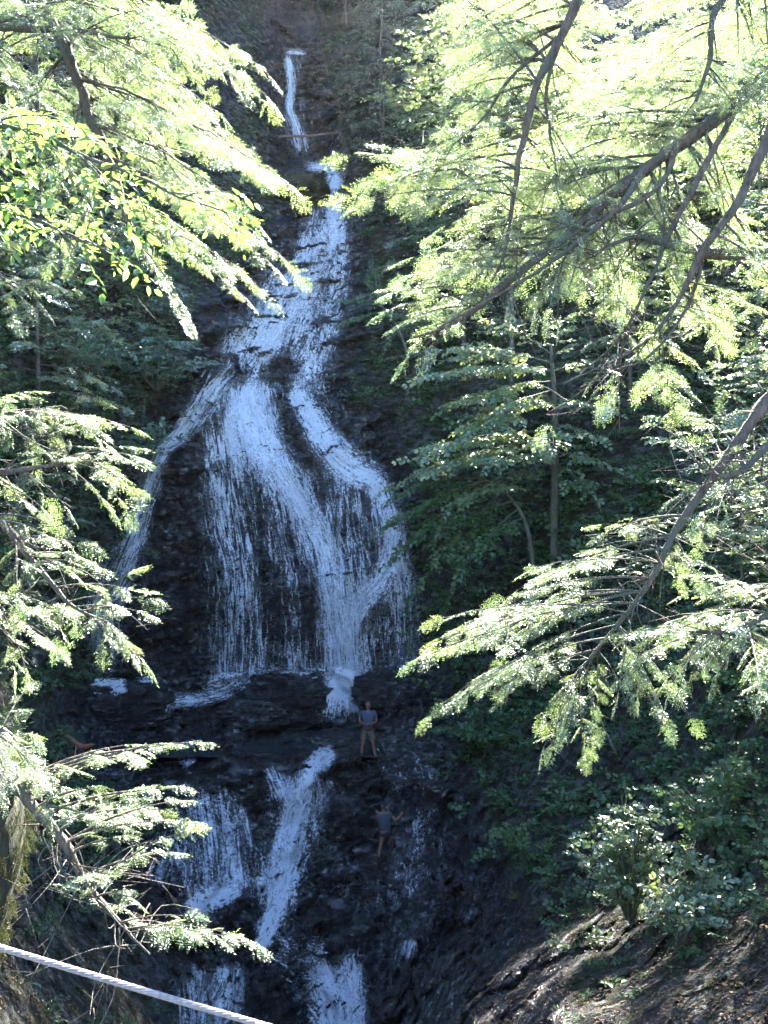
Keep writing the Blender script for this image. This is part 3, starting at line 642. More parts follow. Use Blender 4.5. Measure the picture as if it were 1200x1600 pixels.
def near_tree(name, cat, label, trunk, limbs, protos, leaf, bark, seed, part='branch', **kw):
    """trunk: list of (px,py,Y,radius) from the base up; limbs: list of dicts(path=[(px,py,Y,r)..], boughs=[(t, px, py, Y)...])"""
    r = np.random.default_rng(seed); dupe = kw.pop('dupe', 1); moss = kw.pop('moss', False)
    tr = np.array(trunk, float); tp = W(tr[:, 0], tr[:, 1], tr[:, 2])
    root = empty(name, tp[0], label, cat)
    n = 26; full = smooth_path(np.column_stack([tp, tr[:, 3]]), n)
    full = smooth_path(full, 60); g = Geo(); rad = full[:, 3] * (1 + .12 * fbm(full[:, :3] * 3, 2, seed)); tv_, tf_ = tube(full[:, :3], rad, 20); tv_ = tv_ + .10 * rad.mean() * fbm(tv_ * 5, 3, seed)[:, None] * nrm(tv_ - np.repeat(full[:, :3], 20, 0)); g.add(tv_, tf_)
    g.build('trunk', kw.pop('trunk_mat', bark), root)
    if moss:
        ms = []
        for _ in range(900):
            k_ = r.integers(14, 52); a_ = r.uniform(0, 6.28); nd = np.array([math.cos(a_), math.sin(a_), 0]); ms.append((full[k_, :3] + nd * rad[k_] * 1.0, nd * .5 + [0, 0, -1.0] + r.normal(0, .35, 3), nd + r.normal(0, .4, 3), r.uniform(.06, .17)))
        mo = place(HEM, ms, 'moss', M_MOSS, None, seed + 9); mo.parent = root; off = np.array(root.location, np.float32)
        v = np.empty(len(mo.data.vertices) * 3, np.float32); mo.data.vertices.foreach_get('co', v); mo.data.vertices.foreach_set('co', (v.reshape(-1, 3) - off).ravel()); mo.data.update()
    for li in limbs:
        a = np.array(li['path'], float); lp = W(a[:, 0], a[:, 1], a[:, 2])
        k = np.argmin(np.linalg.norm(full[:, None, :3] - lp[None, :1], axis=-1)) if li.get('attach', True) else None
        pts = np.column_stack([lp, a[:, 3]])
        if k is not None: pts = np.vstack([np.append(full[k, :3], a[0, 3] * 1.1), pts])
        c = smooth_path(pts, 30); jit = fbm(c[:, :3] * 2.5, 3, seed + 3)[:, None] * np.array([[.05, .02, .05]]); c[:, :3] += jit * li.get('jit', 1)
        wood = Geo(); c2 = smooth_path(c, 90); wv, wf = tube(c2[:, :3], c2[:, 3] * (1 + .22 * fbm(c2[:, :3] * 8, 3, seed)), 10); wv = wv + .35 * np.repeat(c2[:, 3], 10)[:, None] * fbm(wv * 16, 3, seed)[:, None] * nrm(wv - np.repeat(c2[:, :3], 10, 0)); wood.add(wv, wf); sp = []
        bl = list(li['boughs'])
        for b in li['boughs']:
            for _ in range(li.get('dupe', dupe)):
                bl.append((min(1, max(.05, b[0] + r.normal(0, .04))), b[1] + r.normal(0, 26), b[2] + r.normal(0, 24), b[3] + r.normal(0, .35), *b[4:]))
        for b in bl:
            t, px, py, Y = b[:4]; o = dict(kw); o.update(li.get('opt', {})); o.update(b[4] if len(b) > 4 else {})
            p0 = c[int(t * 29), :3]; rr = min(.013, max(.005, c[int(t * 29), 3] * .35))
            bough(p0, W(px, py, Y), wood, sp, r, rr, **o)
        for q in range(li.get('twigs', 0)):
            t = r.uniform(.25, 1); p0 = c[int(t * 29), :3]; d = nrm(r.normal(0, 1, 3) + np.array([0, 0, -.2])); l = r.uniform(.2, .8)
            m = p0 + d * l * .5 + r.normal(0, .05, 3); e = p0 + d * l + r.normal(0, .1, 3)
            wood.tube(smooth_path(np.array([p0, m, e]), 7), np.linspace(.006, .0018, 7), 4)
            for _ in range(3):
                f = r.uniform(.3, .9); s0 = p0 + (e - p0) * f; wood.tube(np.array([s0, s0 + nrm(d + r.normal(0, .7, 3)) * l * .35]), np.array([.003, .001]), 3)
        br = wood.build(part, li.get('mat', bark), root)
        if sp:
            fo = place(protos, sp, 'foliage', li.get('leaf', leaf), br, seed + 5)
            fo.parent = br; off = np.array(root.location, np.float32)       # branch sits at the tree's origin
            v = np.empty(len(fo.data.vertices) * 3, np.float32); fo.data.vertices.foreach_get('co', v); fo.data.vertices.foreach_set('co', (v.reshape(-1, 3) - off).ravel()); fo.data.update()
    print('NEAR', label[:30], sum(len(c.data.polygons) for b in root.children for c in b.children))
    return root

def mid_tree(name, cat, label, base, H, Rr, kind, seed, protos, leaf, bark, nb=34, lo=.15, group=None, spray=None, trunk_r=None, lean=(0, 0), droop=.3, top=.97, step=.3, pts=None):
    """free-standing tree: trunk + whorled or layered boughs"""
    r = np.random.default_rng(seed); root = empty(name, (0, 0, 0), label, cat, group)
    tr = trunk_r or H * .014
    t = np.linspace(0, 1, 16); tp = np.column_stack([lean[0] * H * t ** 1.5, lean[1] * H * t ** 1.5, H * t]) + np.cumsum(r.normal(0, .004 * H, (16, 3)), axis=0) * t[:, None]
    g = Geo(); g.tube(np.vstack([tp[:1] - [0, 0, .6], tp]), np.append(tr * 1.25, tr * (1 - .9 * t)), 9); g.build('trunk', bark, root)
    wood = Geo(); sp = []; s0 = spray or (.6 if kind == 'hem' else .5)
    for k in range(nb):
        u_ = lo + (top - lo) * (k + r.uniform(0, 1)) / nb; p = np.array([np.interp(u_, t, tp[:, i]) for i in range(3)])
        az = k * 2.4 + r.uniform(-.5, .5); v = (u_ - lo) / (1 - lo)
        if kind == 'hem': l = Rr * (1 - v) ** .75 * r.uniform(.65, 1.15) + .35; el = r.uniform(-.35, .0) + .4 * v
        else: l = Rr * (math.sin(math.pi * min(1, .18 + .82 * v)) ** .7) * r.uniform(.55, 1.15) + .3; el = r.uniform(-.05, .25) + .6 * v
        d = np.array([math.cos(az) * math.cos(el), math.sin(az) * math.cos(el), math.sin(el)])
        bough(p, p + d * l, wood, sp, r, tr * .28 * (1 - v) + .008, .05 if kind != 'hem' else .07, s0, .45, step, droop, .2 if kind == 'hem' else .3, 0, .05, None, 4, .14, .3)
    wood.build('branches', bark, root); place(protos, sp, 'crown', leaf, root, seed)
    return root

def copy_tree(o, loc, rz, s, label, group=None):
    c = o.copy(); col.objects.link(c); c.location = [float(x) for x in loc]; c.rotation_euler = (0, 0, rz); c.scale = (s, s, s); c['label'] = label
    if group: c['group'] = group
    for ch in o.children:
        d = ch.copy(); col.objects.link(d); d.parent = c
    return c
def put(o, loc, rz=0.0, s=1.0):
    o.location = [float(x) for x in loc]; o.rotation_euler = (0, 0, rz); o.scale = (s, s, s); return o

def shrub(name, label, cat, base, rad, hgt, protos, leaf, seed, n=90, spray=.4, group=None, bark=None):
    r = np.random.default_rng(seed); root = empty(name, base, label, cat, group); wood = Geo(); sp = []
    b = np.asarray(base, float)
    for k in range(max(5, n // 9)):
        az = r.uniform(0, 2 * math.pi); q = math.sqrt(r.random()); h = hgt * (1 - .55 * q * q) * r.uniform(.55, 1.05)
        tip = b + np.array([math.cos(az) * rad * q, math.sin(az) * rad * q, h]); mid = b + (tip - b) * .5 + np.array([0, 0, .15 * h])
        p = smooth_path(np.array([b + r.normal(0, .05, 3) - [0, 0, .15], mid, tip]), 9); wood.tube(p, np.linspace(.022, .006, 9), 4)
        for j in range(9):
            t = r.uniform(.3, 1); i = int(t * 8); d = nrm(np.array([r.normal(), r.normal(), .15]) + .5 * (tip - b) / max(rad, .1) * np.array([1, 1, 0]))
            sp.append((p[i], d, UP + r.normal(0, .35, 3) + .3 * d + np.array([0, -.4, 0]), spray * r.uniform(.7, 1.3)))
    wood.build('stems', bark or M_BARKG, root); place(protos, sp, 'foliage', leaf, root, seed); return root

# ------------------------------------------------------------------ undergrowth on the gorge sides (nobody could count it)
def undergrowth(name, n, seed, leaf, protos, size, weight):
    r = np.random.default_rng(seed); px = r.uniform(-120, 1320, n * 4); py = r.uniform(-200, 1680, n * 4)
    w = weight(px, py) * bilin(veg, px, py) * (1 - .6 * blob(px, py, 1000, 1350, 330, 240)) * (.5 + .9 * fbm(np.stack([px / 60, py / 60, px * 0 + seed], -1), 3, seed))
    k = r.random(n * 4) < w; px, py = px[k][:n], py[k][:n]
    d = bilin(GD, px, py); m = d > 12.5; px, py, d = px[m], py[m], d[m]; P = W(px, py, d)
    sp = []
    for p in P:
        s_ = size * r.uniform(.5, 1.4) * min(1, max(.45, p[1] / 28)); a0 = r.uniform(0, 6.28)
        for j in range(r.integers(3, 7)):
            a = a0 + j * 1.3 + r.uniform(-.4, .4); el = r.uniform(-.1, .7); dd = np.array([math.cos(a) * math.cos(el), math.sin(a) * math.cos(el) - .25, math.sin(el)])
            sp.append((p + [0, 0, .02], dd, UP + r.normal(0, .3, 3) + np.array([0, -.3, 0]), s_))
    o = place(protos, sp, name, leaf, None, seed); tag(o, kind='stuff'); return o
def wt_fern(px, py): return .9 - .75 * blob(px, py, 860, 1560, 230, 120) - .5 * blob(px, py, 900, 660, 160, 90) - .7 * blob(px, py, 740, 1280, 110, 130) - 1.0 * blob(px, py, 140, 1520, 260, 150)
tag(undergrowth('fern_undergrowth', 5200, 21, M_SHRUB, FERN, .42, wt_fern), 'low dark ferns covering the shaded banks of the gorge', 'ferns')
tag(undergrowth('leafy_undergrowth', 4200, 22, M_SHRUB, MAP, .5, lambda x, y: .9 * wt_fern(x, y)), 'broad leaved seedlings covering the shaded banks of the gorge', 'undergrowth')

def litter(name, n, seed):
    r = np.random.default_rng(seed); px = np.concatenate([r.uniform(640, 1300, n), r.uniform(-60, 330, n // 2)]); py = np.concatenate([r.uniform(1380, 1640, n), r.uniform(1380, 1640, n // 2)])
    d = bilin(GD, px, py); P = W(px, py, d - .03); e = nrm(W(px, py - 3, bilin(GD, px, py - 3)) - P); u_ = nrm(W(px + 3, py, bilin(GD, px + 3, py)) - P); N = nrm(np.cross(u_, e))
    a = r.uniform(0, 6.28, len(P))[:, None]; D_ = e * np.cos(a) + u_ * np.sin(a)
    one = (LEAF[:6] * [1, 1.1, 2.2], LEAFQ)
    o = place([one], [(P[i] + N[i] * .012, D_[i], N[i] + r.normal(0, .3, 3), r.uniform(.035, .085)) for i in range(len(P))], name, M_LITTER, None, seed); return tag(o, kind='stuff')
tag(litter('leaf_litter', 4500, 77), 'brown fallen leaves strewn over the shaded lower banks', 'leaf litter')

# ------------------------------------------------------------------ mid-distance trees
def gp(px, py, d=0.0):
    Y = float(bilin(GD, px, py)); return W(px, py, Y + d)
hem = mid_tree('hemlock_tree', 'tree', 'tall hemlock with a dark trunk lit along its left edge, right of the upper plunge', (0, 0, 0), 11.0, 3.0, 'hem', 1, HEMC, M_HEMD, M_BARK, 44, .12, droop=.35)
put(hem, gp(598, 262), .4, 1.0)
hem2 = mid_tree('hemlock_tree', 'tree', 'broad hemlock on the right bank above the wide cascade', (0, 0, 0), 9.0, 3.6, 'hem', 2, HEMC, M_HEM, M_BARK, 40, .08, droop=.3)
put(hem2, gp(745, 420), 0, 1.0)
map1 = mid_tree('maple_tree', 'tree', 'leafy maple on the right bank behind the horizontal limb', (0, 0, 0), 8.5, 3.4, 'map', 3, MAP, M_MAPLE, M_BARKG, 34, .2, droop=.1, spray=.6)
put(map1, gp(1200, 400), 0, .7)
RB_T = [  # source, px, py, rotation, scale, label
    (hem, 690, 215, 2.0, .9, 'slender hemlock with orange-tinged neighbours up the right bank'),
    (hem2, 800, 230, 1.2, 1.15, 'bright sunlit hemlock high on the right bank beside the drooping dark branch'),
    (map1, 640, 330, 2.2, .55, 'small maple leaning over the narrow chute from the right'),
    (map1, 1190, 640, 4.0, .55, 'shaded maple at the right edge above the long bare bough'),
    (map1, 1160, 1000, 2.5, .42, 'dark leafy maple at the right edge below the bare bough'),
]
for src, px, py, rz, s_, lab in RB_T: copy_tree(src, gp(px, py), rz, s_, lab)
LB_T = [
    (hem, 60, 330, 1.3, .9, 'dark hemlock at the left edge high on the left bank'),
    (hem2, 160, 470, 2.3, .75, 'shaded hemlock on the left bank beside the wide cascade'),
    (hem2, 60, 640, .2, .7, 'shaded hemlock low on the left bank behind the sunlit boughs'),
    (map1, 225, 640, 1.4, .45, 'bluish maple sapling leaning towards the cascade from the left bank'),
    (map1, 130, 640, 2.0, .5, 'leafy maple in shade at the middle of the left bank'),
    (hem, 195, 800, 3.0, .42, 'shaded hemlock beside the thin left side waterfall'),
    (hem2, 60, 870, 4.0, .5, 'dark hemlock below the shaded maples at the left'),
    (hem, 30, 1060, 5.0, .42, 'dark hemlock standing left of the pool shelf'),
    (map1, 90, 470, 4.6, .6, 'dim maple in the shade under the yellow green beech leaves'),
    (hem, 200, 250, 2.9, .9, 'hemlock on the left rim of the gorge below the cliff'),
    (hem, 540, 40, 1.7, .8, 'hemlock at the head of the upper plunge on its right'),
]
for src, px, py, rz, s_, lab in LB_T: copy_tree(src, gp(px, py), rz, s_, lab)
# unseen trees added on the rim above the frame to shade the gorge
for i, (px, py, rz, s_) in enumerate([(430, -60, 1, 1.1), (500, -90, 2, 1.2), (560, -60, 3, 1.2), (350, -70, 4, 1.0), (620, -80, 5, 1.2), (690, -60, 6, 1.1), (470, -150, 2.5, 1.3), (270, -60, .5, 1.0), (190, -50, 1.5, 1.0), (100, -60, 2.2, 1.0), (760, -90, .3, 1.1), (820, -130, 2.3, 1.1)]):
    copy_tree(hem2 if i % 2 else hem, gp(px, py), rz, s_ * (1.75 if px > 420 else 1.1), 'unseen hemlock added on the rim to shade the gorge', 'unseen hemlocks added along the rim to shade the gorge')
tall = mid_tree('hemlock_tree', 'tree', 'tall bright hemlock in the glare behind the thick diagonal limb', (0, 0, 0), 13.0, 4.2, 'hem', 7, HEMC, M_HEM, M_BARK, 60, .06, droop=.3, trunk_r=.12)
put(tall, gp(1090, 330), 0, .7)
tmap = mid_tree('maple_tree', 'tree', 'tall pale maple in the glare beside the drooping dark branch', (0, 0, 0), 11.0, 4.4, 'map', 8, MAP, M_MAPLE, M_BARKG, 52, .12, droop=.1, spray=.55, trunk_r=.09)
put(tmap, gp(745, 330), 0, .7)
high = mid_tree('maple_tree', 'tree', 'high crowned maple at the upper right edge of the gorge', (0, 0, 0), 15.0, 4.6, 'map', 9, MAP, M_MAPLE, M_BARKG, 46, .5, droop=.1, spray=.6, trunk_r=.1)
put(high, gp(1230, 480), 1.0, .9)
dense = mid_tree('hemlock_tree', 'tree', 'dense hemlock in the glare behind the drooping dark branch, added to shade the lower left', (0, 0, 0), 12.0, 3.8, 'hem', 19, HEMC, M_HEM, M_BARK, 76, .38, droop=.3, trunk_r=.1)
put(dense, gp(868, 400), 0, 1.0)  # crown added here to keep sun off the lower left bank
for src, px, py, rz, s_, lab in [(dense, 812, 430, 2.0, 1.0, 'dense hemlock in the glare left of the one behind the drooping dark branch, added to shade the lower left'), (hem2, 985, 620, 0.0, .6, 'small hemlock added at the lip of the dark hollow to shade the lower right bank'), (hem2, 1025, 575, 2.0, .45, 'small hemlock added right above the dark hollow to shade the lower right bank'), (dense, 1030, 440, 1.0, .85, 'dense hemlock under the horizontal limb, added to shade the lower right bank'), (high, 1185, 540, 3.0, .7, 'small maple right of the dark hollow, added to shade the lower right bank'), (tall, 740, 400, 4.0, .6, 'hemlock right of the narrow chute with sun on its crown'),  # all but the last added as sun blockers for the lower banks
    (tall, 1330, 880, 1.0, .75, 'unseen tall hemlock added beyond the right edge to shade the lower bank'),  # out of view, added to keep sun off the lower bank
    (tmap, 690, 260, 4.4, .6, 'pale maple above the orange leaved shrub'), (high, 800, 600, 0.6, 1.0, 'high crowned maple rising over the straight trunked sapling, added to shade the lower left'), (tall, 725, 560, 2.6, .95, 'tall hemlock on the bank left of the straight trunked sapling, added to shade the lower left'), (high, 735, 450, 2.6, .8, 'high crowned maple left of the straight trunked sapling, added to shade the lower left'), (tmap, 1215, 1090, 4.6, .5, 'leafy maple added at the right edge to shade the lower bank'), (hem2, 1200, 850, 2.2, .5, 'shaded hemlock at the right edge under the long bare bough')]:  # high maples, tall hemlock and first edge maple added to block sun
    copy_tree(src, gp(px, py), rz, s_, lab)

# ------------------------------------------------------------------ the layered maple saplings right of the main fall
def layered(name, label, trunk, layers, seed, leaf=M_MAPLE, bark=M_BARKG):
    r = np.random.default_rng(seed); tr = np.array(trunk, float); tp = W(tr[:, 0], tr[:, 1], tr[:, 2]); root = empty(name, tp[0], label, 'tree')
    c = smooth_path(np.column_stack([tp, tr[:, 3]]), 24); g = Geo(); g.tube(c[:, :3], c[:, 3], 9); g.build('trunk', bark, root)
    wood = Geo(); sp = []
    for t, px, py, Y in layers:
        bough(c[int(t * 23), :3], W(px, py, Y), wood, sp, r, .03, .05, .5, .46, .14, .12, .18, 0, .02, None, 5, .06, .4)
    sp = [(a_, b_, c_ + np.array([0, -.45, 0]), d_) for a_, b_, c_, d_ in sp]
    wood.build('branches', bark, root); place(MAP, sp, 'crown', leaf, root, seed); return root
layered('maple_sapling', 'straight pale trunked maple with sunlit layered branches right of the main waterfall',
        [(866, 915, 29.5, .13), (866, 800, 29.8, .12), (868, 700, 30, .10), (866, 620, 30, .08), (860, 540, 30, .04)],
        [(.95, 660, 545, 28.5), (.9, 640, 590, 28), (.85, 690, 640, 28), (.8, 720, 690, 27.5), (.98, 760, 500, 29), (.9, 950, 560, 29), (.75, 960, 640, 28.5), (.95, 880, 500, 28), (.7, 790, 640, 27.5), (.65, 930, 690, 28),
         (.6, 640, 715, 28), (.55, 610, 760, 28.5), (.55, 690, 730, 27.3), (.5, 960, 735, 28), (.5, 780, 740, 27), (.45, 930, 770, 28), (.45, 700, 790, 28), (.6, 860, 700, 26.8)], 41)
layered('maple_sapling', 'thin leaning maple with low drooping branches at the edge of the main waterfall',
        [(835, 900, 29, .07), (822, 820, 29, .06), (790, 770, 29.2, .045), (740, 740, 29.5, .03)],
        [(.9, 590, 830, 29.5), (.8, 610, 880, 29.5), (.95, 620, 770, 30), (.7, 640, 920, 29), (.6, 660, 860, 28.5), (.5, 720, 890, 28), (.4, 760, 850, 28), (.95, 690, 820, 28.5), (.75, 700, 940, 29)], 42, M_SHRUB)
layered('maple_sapling', 'low spreading maple on the rock right of the cascade',
        [(640, 560, 38, .07), (620, 510, 38.5, .05), (590, 470, 39, .03)],
        [(.9, 540, 470, 40), (.8, 545, 510, 40), (.7, 640, 440, 38), (.6, 690, 510, 37.5), (.9, 580, 420, 40), (.5, 600, 550, 38.5)], 43, M_SHRUB)

# shrubs in the shade
shrub('hobblebush', 'bluish broad leaved shrub on the left bank beside the rock of the wide cascade', 'shrub', gp(245, 600, -1), 2.3, 2.6, MAP, M_HOB, 51, 230, .6)
shrub('hobblebush', 'bluish leafy shrub tucked under the left hemlock boughs', 'shrub', gp(160, 450, -1), 2.6, 2.6, MAP, M_HOB, 52, 200, .6)
shrub('hobblebush', 'shaded broad leaved shrub at the left edge under the beech leaves', 'shrub', gp(50, 480, -1), 2.4, 2.6, MAP, M_HOB, 71, 180, .55)
shrub('hobblebush', 'shaded leafy shrub between the upper and middle hemlock boughs at the left', 'shrub', gp(110, 590, -1), 2.4, 2.4, MAP, M_HOB, 72, 200, .55)
shrub('hobblebush', 'bluish shrub leaning over the start of the side waterfall', 'shrub', gp(225, 740, -.6), 1.8, 2.2, MAP, M_HOB, 73, 170, .5)
shrub('hobblebush', 'leafy shrub on the rock left of the wide cascade, topmost of the bluish ones', 'shrub', gp(255, 500, -.8), 1.8, 1.8, MAP, M_HOB, 74, 130, .5)
shrub('leafy_shrub', 'green shrub hugging the rock right of the split cascade', 'shrub', gp(565, 640), 1.6, 1.6, MAP, M_SHRUB, 53, 110, .45)
shrub('leafy_shrub', 'sunlit maple bush glowing white on the lower right bank', 'shrub', gp(985, 1420, -1.0), 1.0, 2.0, MAP, M_MAPLE, 54, 300, .28)
shrub('leafy_shrub', 'half lit maple bush right of the glowing one', 'shrub', gp(1065, 1450, -.9), .8, 1.0, MAP, M_MAPLE, 58, 120, .3)
shrub('leafy_shrub', 'small yellow green shrub left of the glowing maple bush', 'shrub', gp(830, 1350), .8, 1.2, MAP, M_BEECH, 55, 80, .32)
shrub('leafy_shrub', 'dark shrub filling the lower right corner slope', 'shrub', gp(1130, 1330), 1.3, 1.6, MAP, M_SHRUB, 56, 170, .36)
shrub('leafy_shrub', 'shaded shrub under the bough tips beside the wet rocks', 'shrub', gp(760, 1170), 1.5, 1.3, MAP, M_SHRUB, 57, 110, .42)
shrub('leafy_shrub', 'orange leaved shrub high on the right bank near the upper plunge', 'shrub', gp(630, 175, -1.5), .9, 1.2, MAP, M_RUST, 59, 40, .4)

# ------------------------------------------------------------------ near trees
HK = dict(spray=.24, step=.105, lat=.46, gap=.16)
near_tree('hemlock_tree', 'tree', 'near hemlock at the upper left with sunlit boughs sweeping down to the right',
    [(-420, 1500, 9.5, .26), (-380, 700, 9.6, .23), (-330, -100, 9.8, .19), (-300, -700, 10, .13)],
    [dict(path=[(-60, -180, 9.8, .06), (60, 0, 9.9, .052), (110, 90, 10, .055), (150, 200, 10, .045), (200, 330, 10, .032), (235, 430, 10, .014)],
          boughs=[(.28, 405, 100, 9.6), (.3, 300, 60, 10.6), (.36, 340, 175, 9.4), (.42, 250, 130, 11), (.48, 372, 232, 9.5), (.52, 260, 210, 10.8), (.58, 455, 290, 9.4), (.62, 330, 300, 10.6), (.68, 400, 350, 9.3), (.72, 445, 425, 9.6), (.8, 330, 410, 10.4), (.85, 420, 470, 9.8), (.92, 300, 500, 9.8),
                  (.4, -30, 90, 9.3), (.5, 0, 270, 10.4), (.35, 200, 30, 9.3), (.6, 80, 330, 9.6), (.75, 110, 400, 10.3), (.3, 40, 60, 9)], twigs=8),
     dict(path=[(-150, 20, 9.6, .05), (0, 40, 9.4, .035), (110, 50, 9.4, .025), (200, 60, 9.4, .012)], boughs=[(.4, 60, 130, 9), (.5, 130, 20, 9.2), (.7, 220, 110, 9.2), (.8, 260, 40, 9.6), (1, 300, 90, 9.4), (.3, 0, -20, 9.4)]),
     dict(path=[(-200, 200, 9.6, .05), (-40, 130, 10.2, .03), (80, 140, 10.4, .02)], boughs=[(.5, 30, 190, 10), (.7, 140, 170, 10.2), (1, 170, 150, 10.4), (.4, -20, 60, 10)]),
     dict(path=[(-200, 380, 9, .05), (-60, 400, 8.6, .03), (20, 440, 8.4, .016)], boughs=[(.6, 30, 380, 8.4), (.8, 60, 470, 8.3), (1, 75, 440, 8.2), (.9, 20, 490, 8.4)], twigs=4)],
    HEM, M_HEM, M_BARK, 61, **HK)
near_tree('beech_tree', 'tree', 'young beech reaching in from the left with bright yellow green leaves',
    [(-330, 1500, 7.2, .1), (-320, 900, 6.0, .09), (-300, 200, 7.3, .06), (-290, -100, 7.4, .04)],
    [dict(path=[(-200, 170, 6.0, .022), (-40, 185, 5.9, .018), (60, 215, 5.8, .014), (150, 250, 5.8, .010), (250, 290, 5.8, .007), (350, 335, 5.8, .004)],
          boughs=[(.35, 60, 250, 5.6), (.42, 130, 205, 5.9), (.5, 120, 290, 5.6), (.55, 170, 225, 5.9), (.62, 200, 320, 5.6), (.7, 260, 285, 5.9), (.78, 230, 350, 5.7), (.88, 340, 320, 5.8), (1, 360, 345, 5.8), (.3, 0, 240, 5.6), (.4, 60, 190, 7.2)]),
     dict(path=[(-200, 300, 5.8, .02), (-60, 310, 5.7, .014), (60, 350, 5.6, .009), (160, 388, 5.6, .004)], boughs=[(.4, 20, 290, 5.5), (.55, 50, 350, 5.5), (.65, 130, 350, 5.6), (.8, 130, 400, 5.5), (1, 180, 395, 5.6), (.5, -10, 350, 5.5)])],
    BEE, M_BEECH, M_BARKG, 62, spray=.27, step=.12, lat=.26, dupe=1, droop=.15, tilt=.4, dead=.0, gap=.05)
near_tree('hemlock_tree', 'tree', 'near hemlock at the middle left, brown twigged boughs over the side waterfall',
    [(-360, 1700, 8.8, .22), (-330, 900, 9, .2), (-310, 300, 9, .17), (-300, -200, 9.2, .13)],
    [dict(path=[(-160, 640, 9, .045), (-60, 650, 8.9, .03), (20, 650, 8.8, .02), (90, 650, 8.8, .01)], boughs=[(.5, 60, 700, 8.6), (.6, 130, 650, 8.8), (.75, 140, 650, 8.7), (.85, 100, 710, 8.7), (1, 150, 670, 8.7), (.45, 30, 620, 9)], twigs=6),
     dict(path=[(-160, 700, 8.8, .04), (-40, 730, 8.6, .028), (60, 730, 8.5, .018), (140, 720, 8.5, .009)], boughs=[(.5, 60, 790, 8.4), (.65, 120, 700, 8.6), (.8, 185, 700, 8.5), (.9, 175, 745, 8.5), (1, 195, 795, 8.5), (.7, 100, 790, 8.4)], twigs=6),
     dict(path=[(-160, 760, 8.4, .045), (-20, 800, 8.2, .034), (50, 870, 8.1, .026), (110, 940, 8.1, .016), (170, 970, 8.1, .008)], boughs=[(.45, 60, 830, 8), (.55, 120, 850, 8.1), (.65, 130, 880, 8.1), (.75, 200, 920, 8.1), (.85, 212, 955, 8.1), (.95, 200, 1015, 8), (1, 165, 995, 8), (.6, 30, 940, 8), (.8, 90, 990, 8)], twigs=18),
     dict(path=[(-160, 900, 8.4, .04), (-40, 940, 8.3, .025), (30, 960, 8.2, .014)], boughs=[(.6, 60, 960, 8.2), (.8, 80, 1000, 8.2), (1, 100, 950, 8.2), (.9, 40, 1040, 8.4)], twigs=8)],
    HEM, M_HEM, M_BARK, 63, **dict(HK, gap=.3))
near_tree('hemlock_tree', 'tree', 'low hemlock at the lower left, mossy trunk and thick bare limb above the cable',
    [(-150, 1900, 6.6, .30), (-110, 1600, 6.7, .28), (-70, 1440, 6.8, .30), (-48, 1310, 6.8, .37), (-62, 1180, 6.9, .30), (-100, 1000, 7, .20), (-120, 600, 7.2, .13)],
    [dict(path=[(10, 1225, 6.8, .045), (50, 1262, 6.7, .038), (105, 1325, 6.7, .03), (155, 1405, 6.7, .021), (200, 1450, 6.7, .012), (235, 1490, 6.7, .006)],
          boughs=[(.2, 110, 1200, 6.6), (.25, 185, 1180, 6.7), (.3, 245, 1165, 6.7), (.35, 135, 1230, 6.6), (.4, 265, 1230, 6.7), (.45, 195, 1250, 6.6), (.5, 275, 1285, 6.7), (.55, 175, 1310, 6.7), (.6, 255, 1330, 6.8), (.35, 130, 1270, 6.5), (.7, 195, 1420, 6.8), (.8, 285, 1430, 6.8, dict(gap=.4)), (.85, 355, 1460, 6.8, dict(gap=.3)), (.75, 125, 1390, 6.6, dict(lat=.2))], twigs=30, jit=.4),
     dict(path=[(-20, 1150, 6.8, .03), (0, 1140, 6.5, .02), (20, 1150, 6.4, .01)], boughs=[(.6, 40, 1170, 6.3), (.8, 60, 1200, 6.3), (1, 45, 1150, 6.3), (.5, 10, 1210, 6.2), (.7, 20, 1120, 6.4)])],
    HEM, M_HEM, M_BARK, 64, spray=.19, step=.085, lat=.44, gap=.2, trunk_mat=M_MOSSB, moss=True)
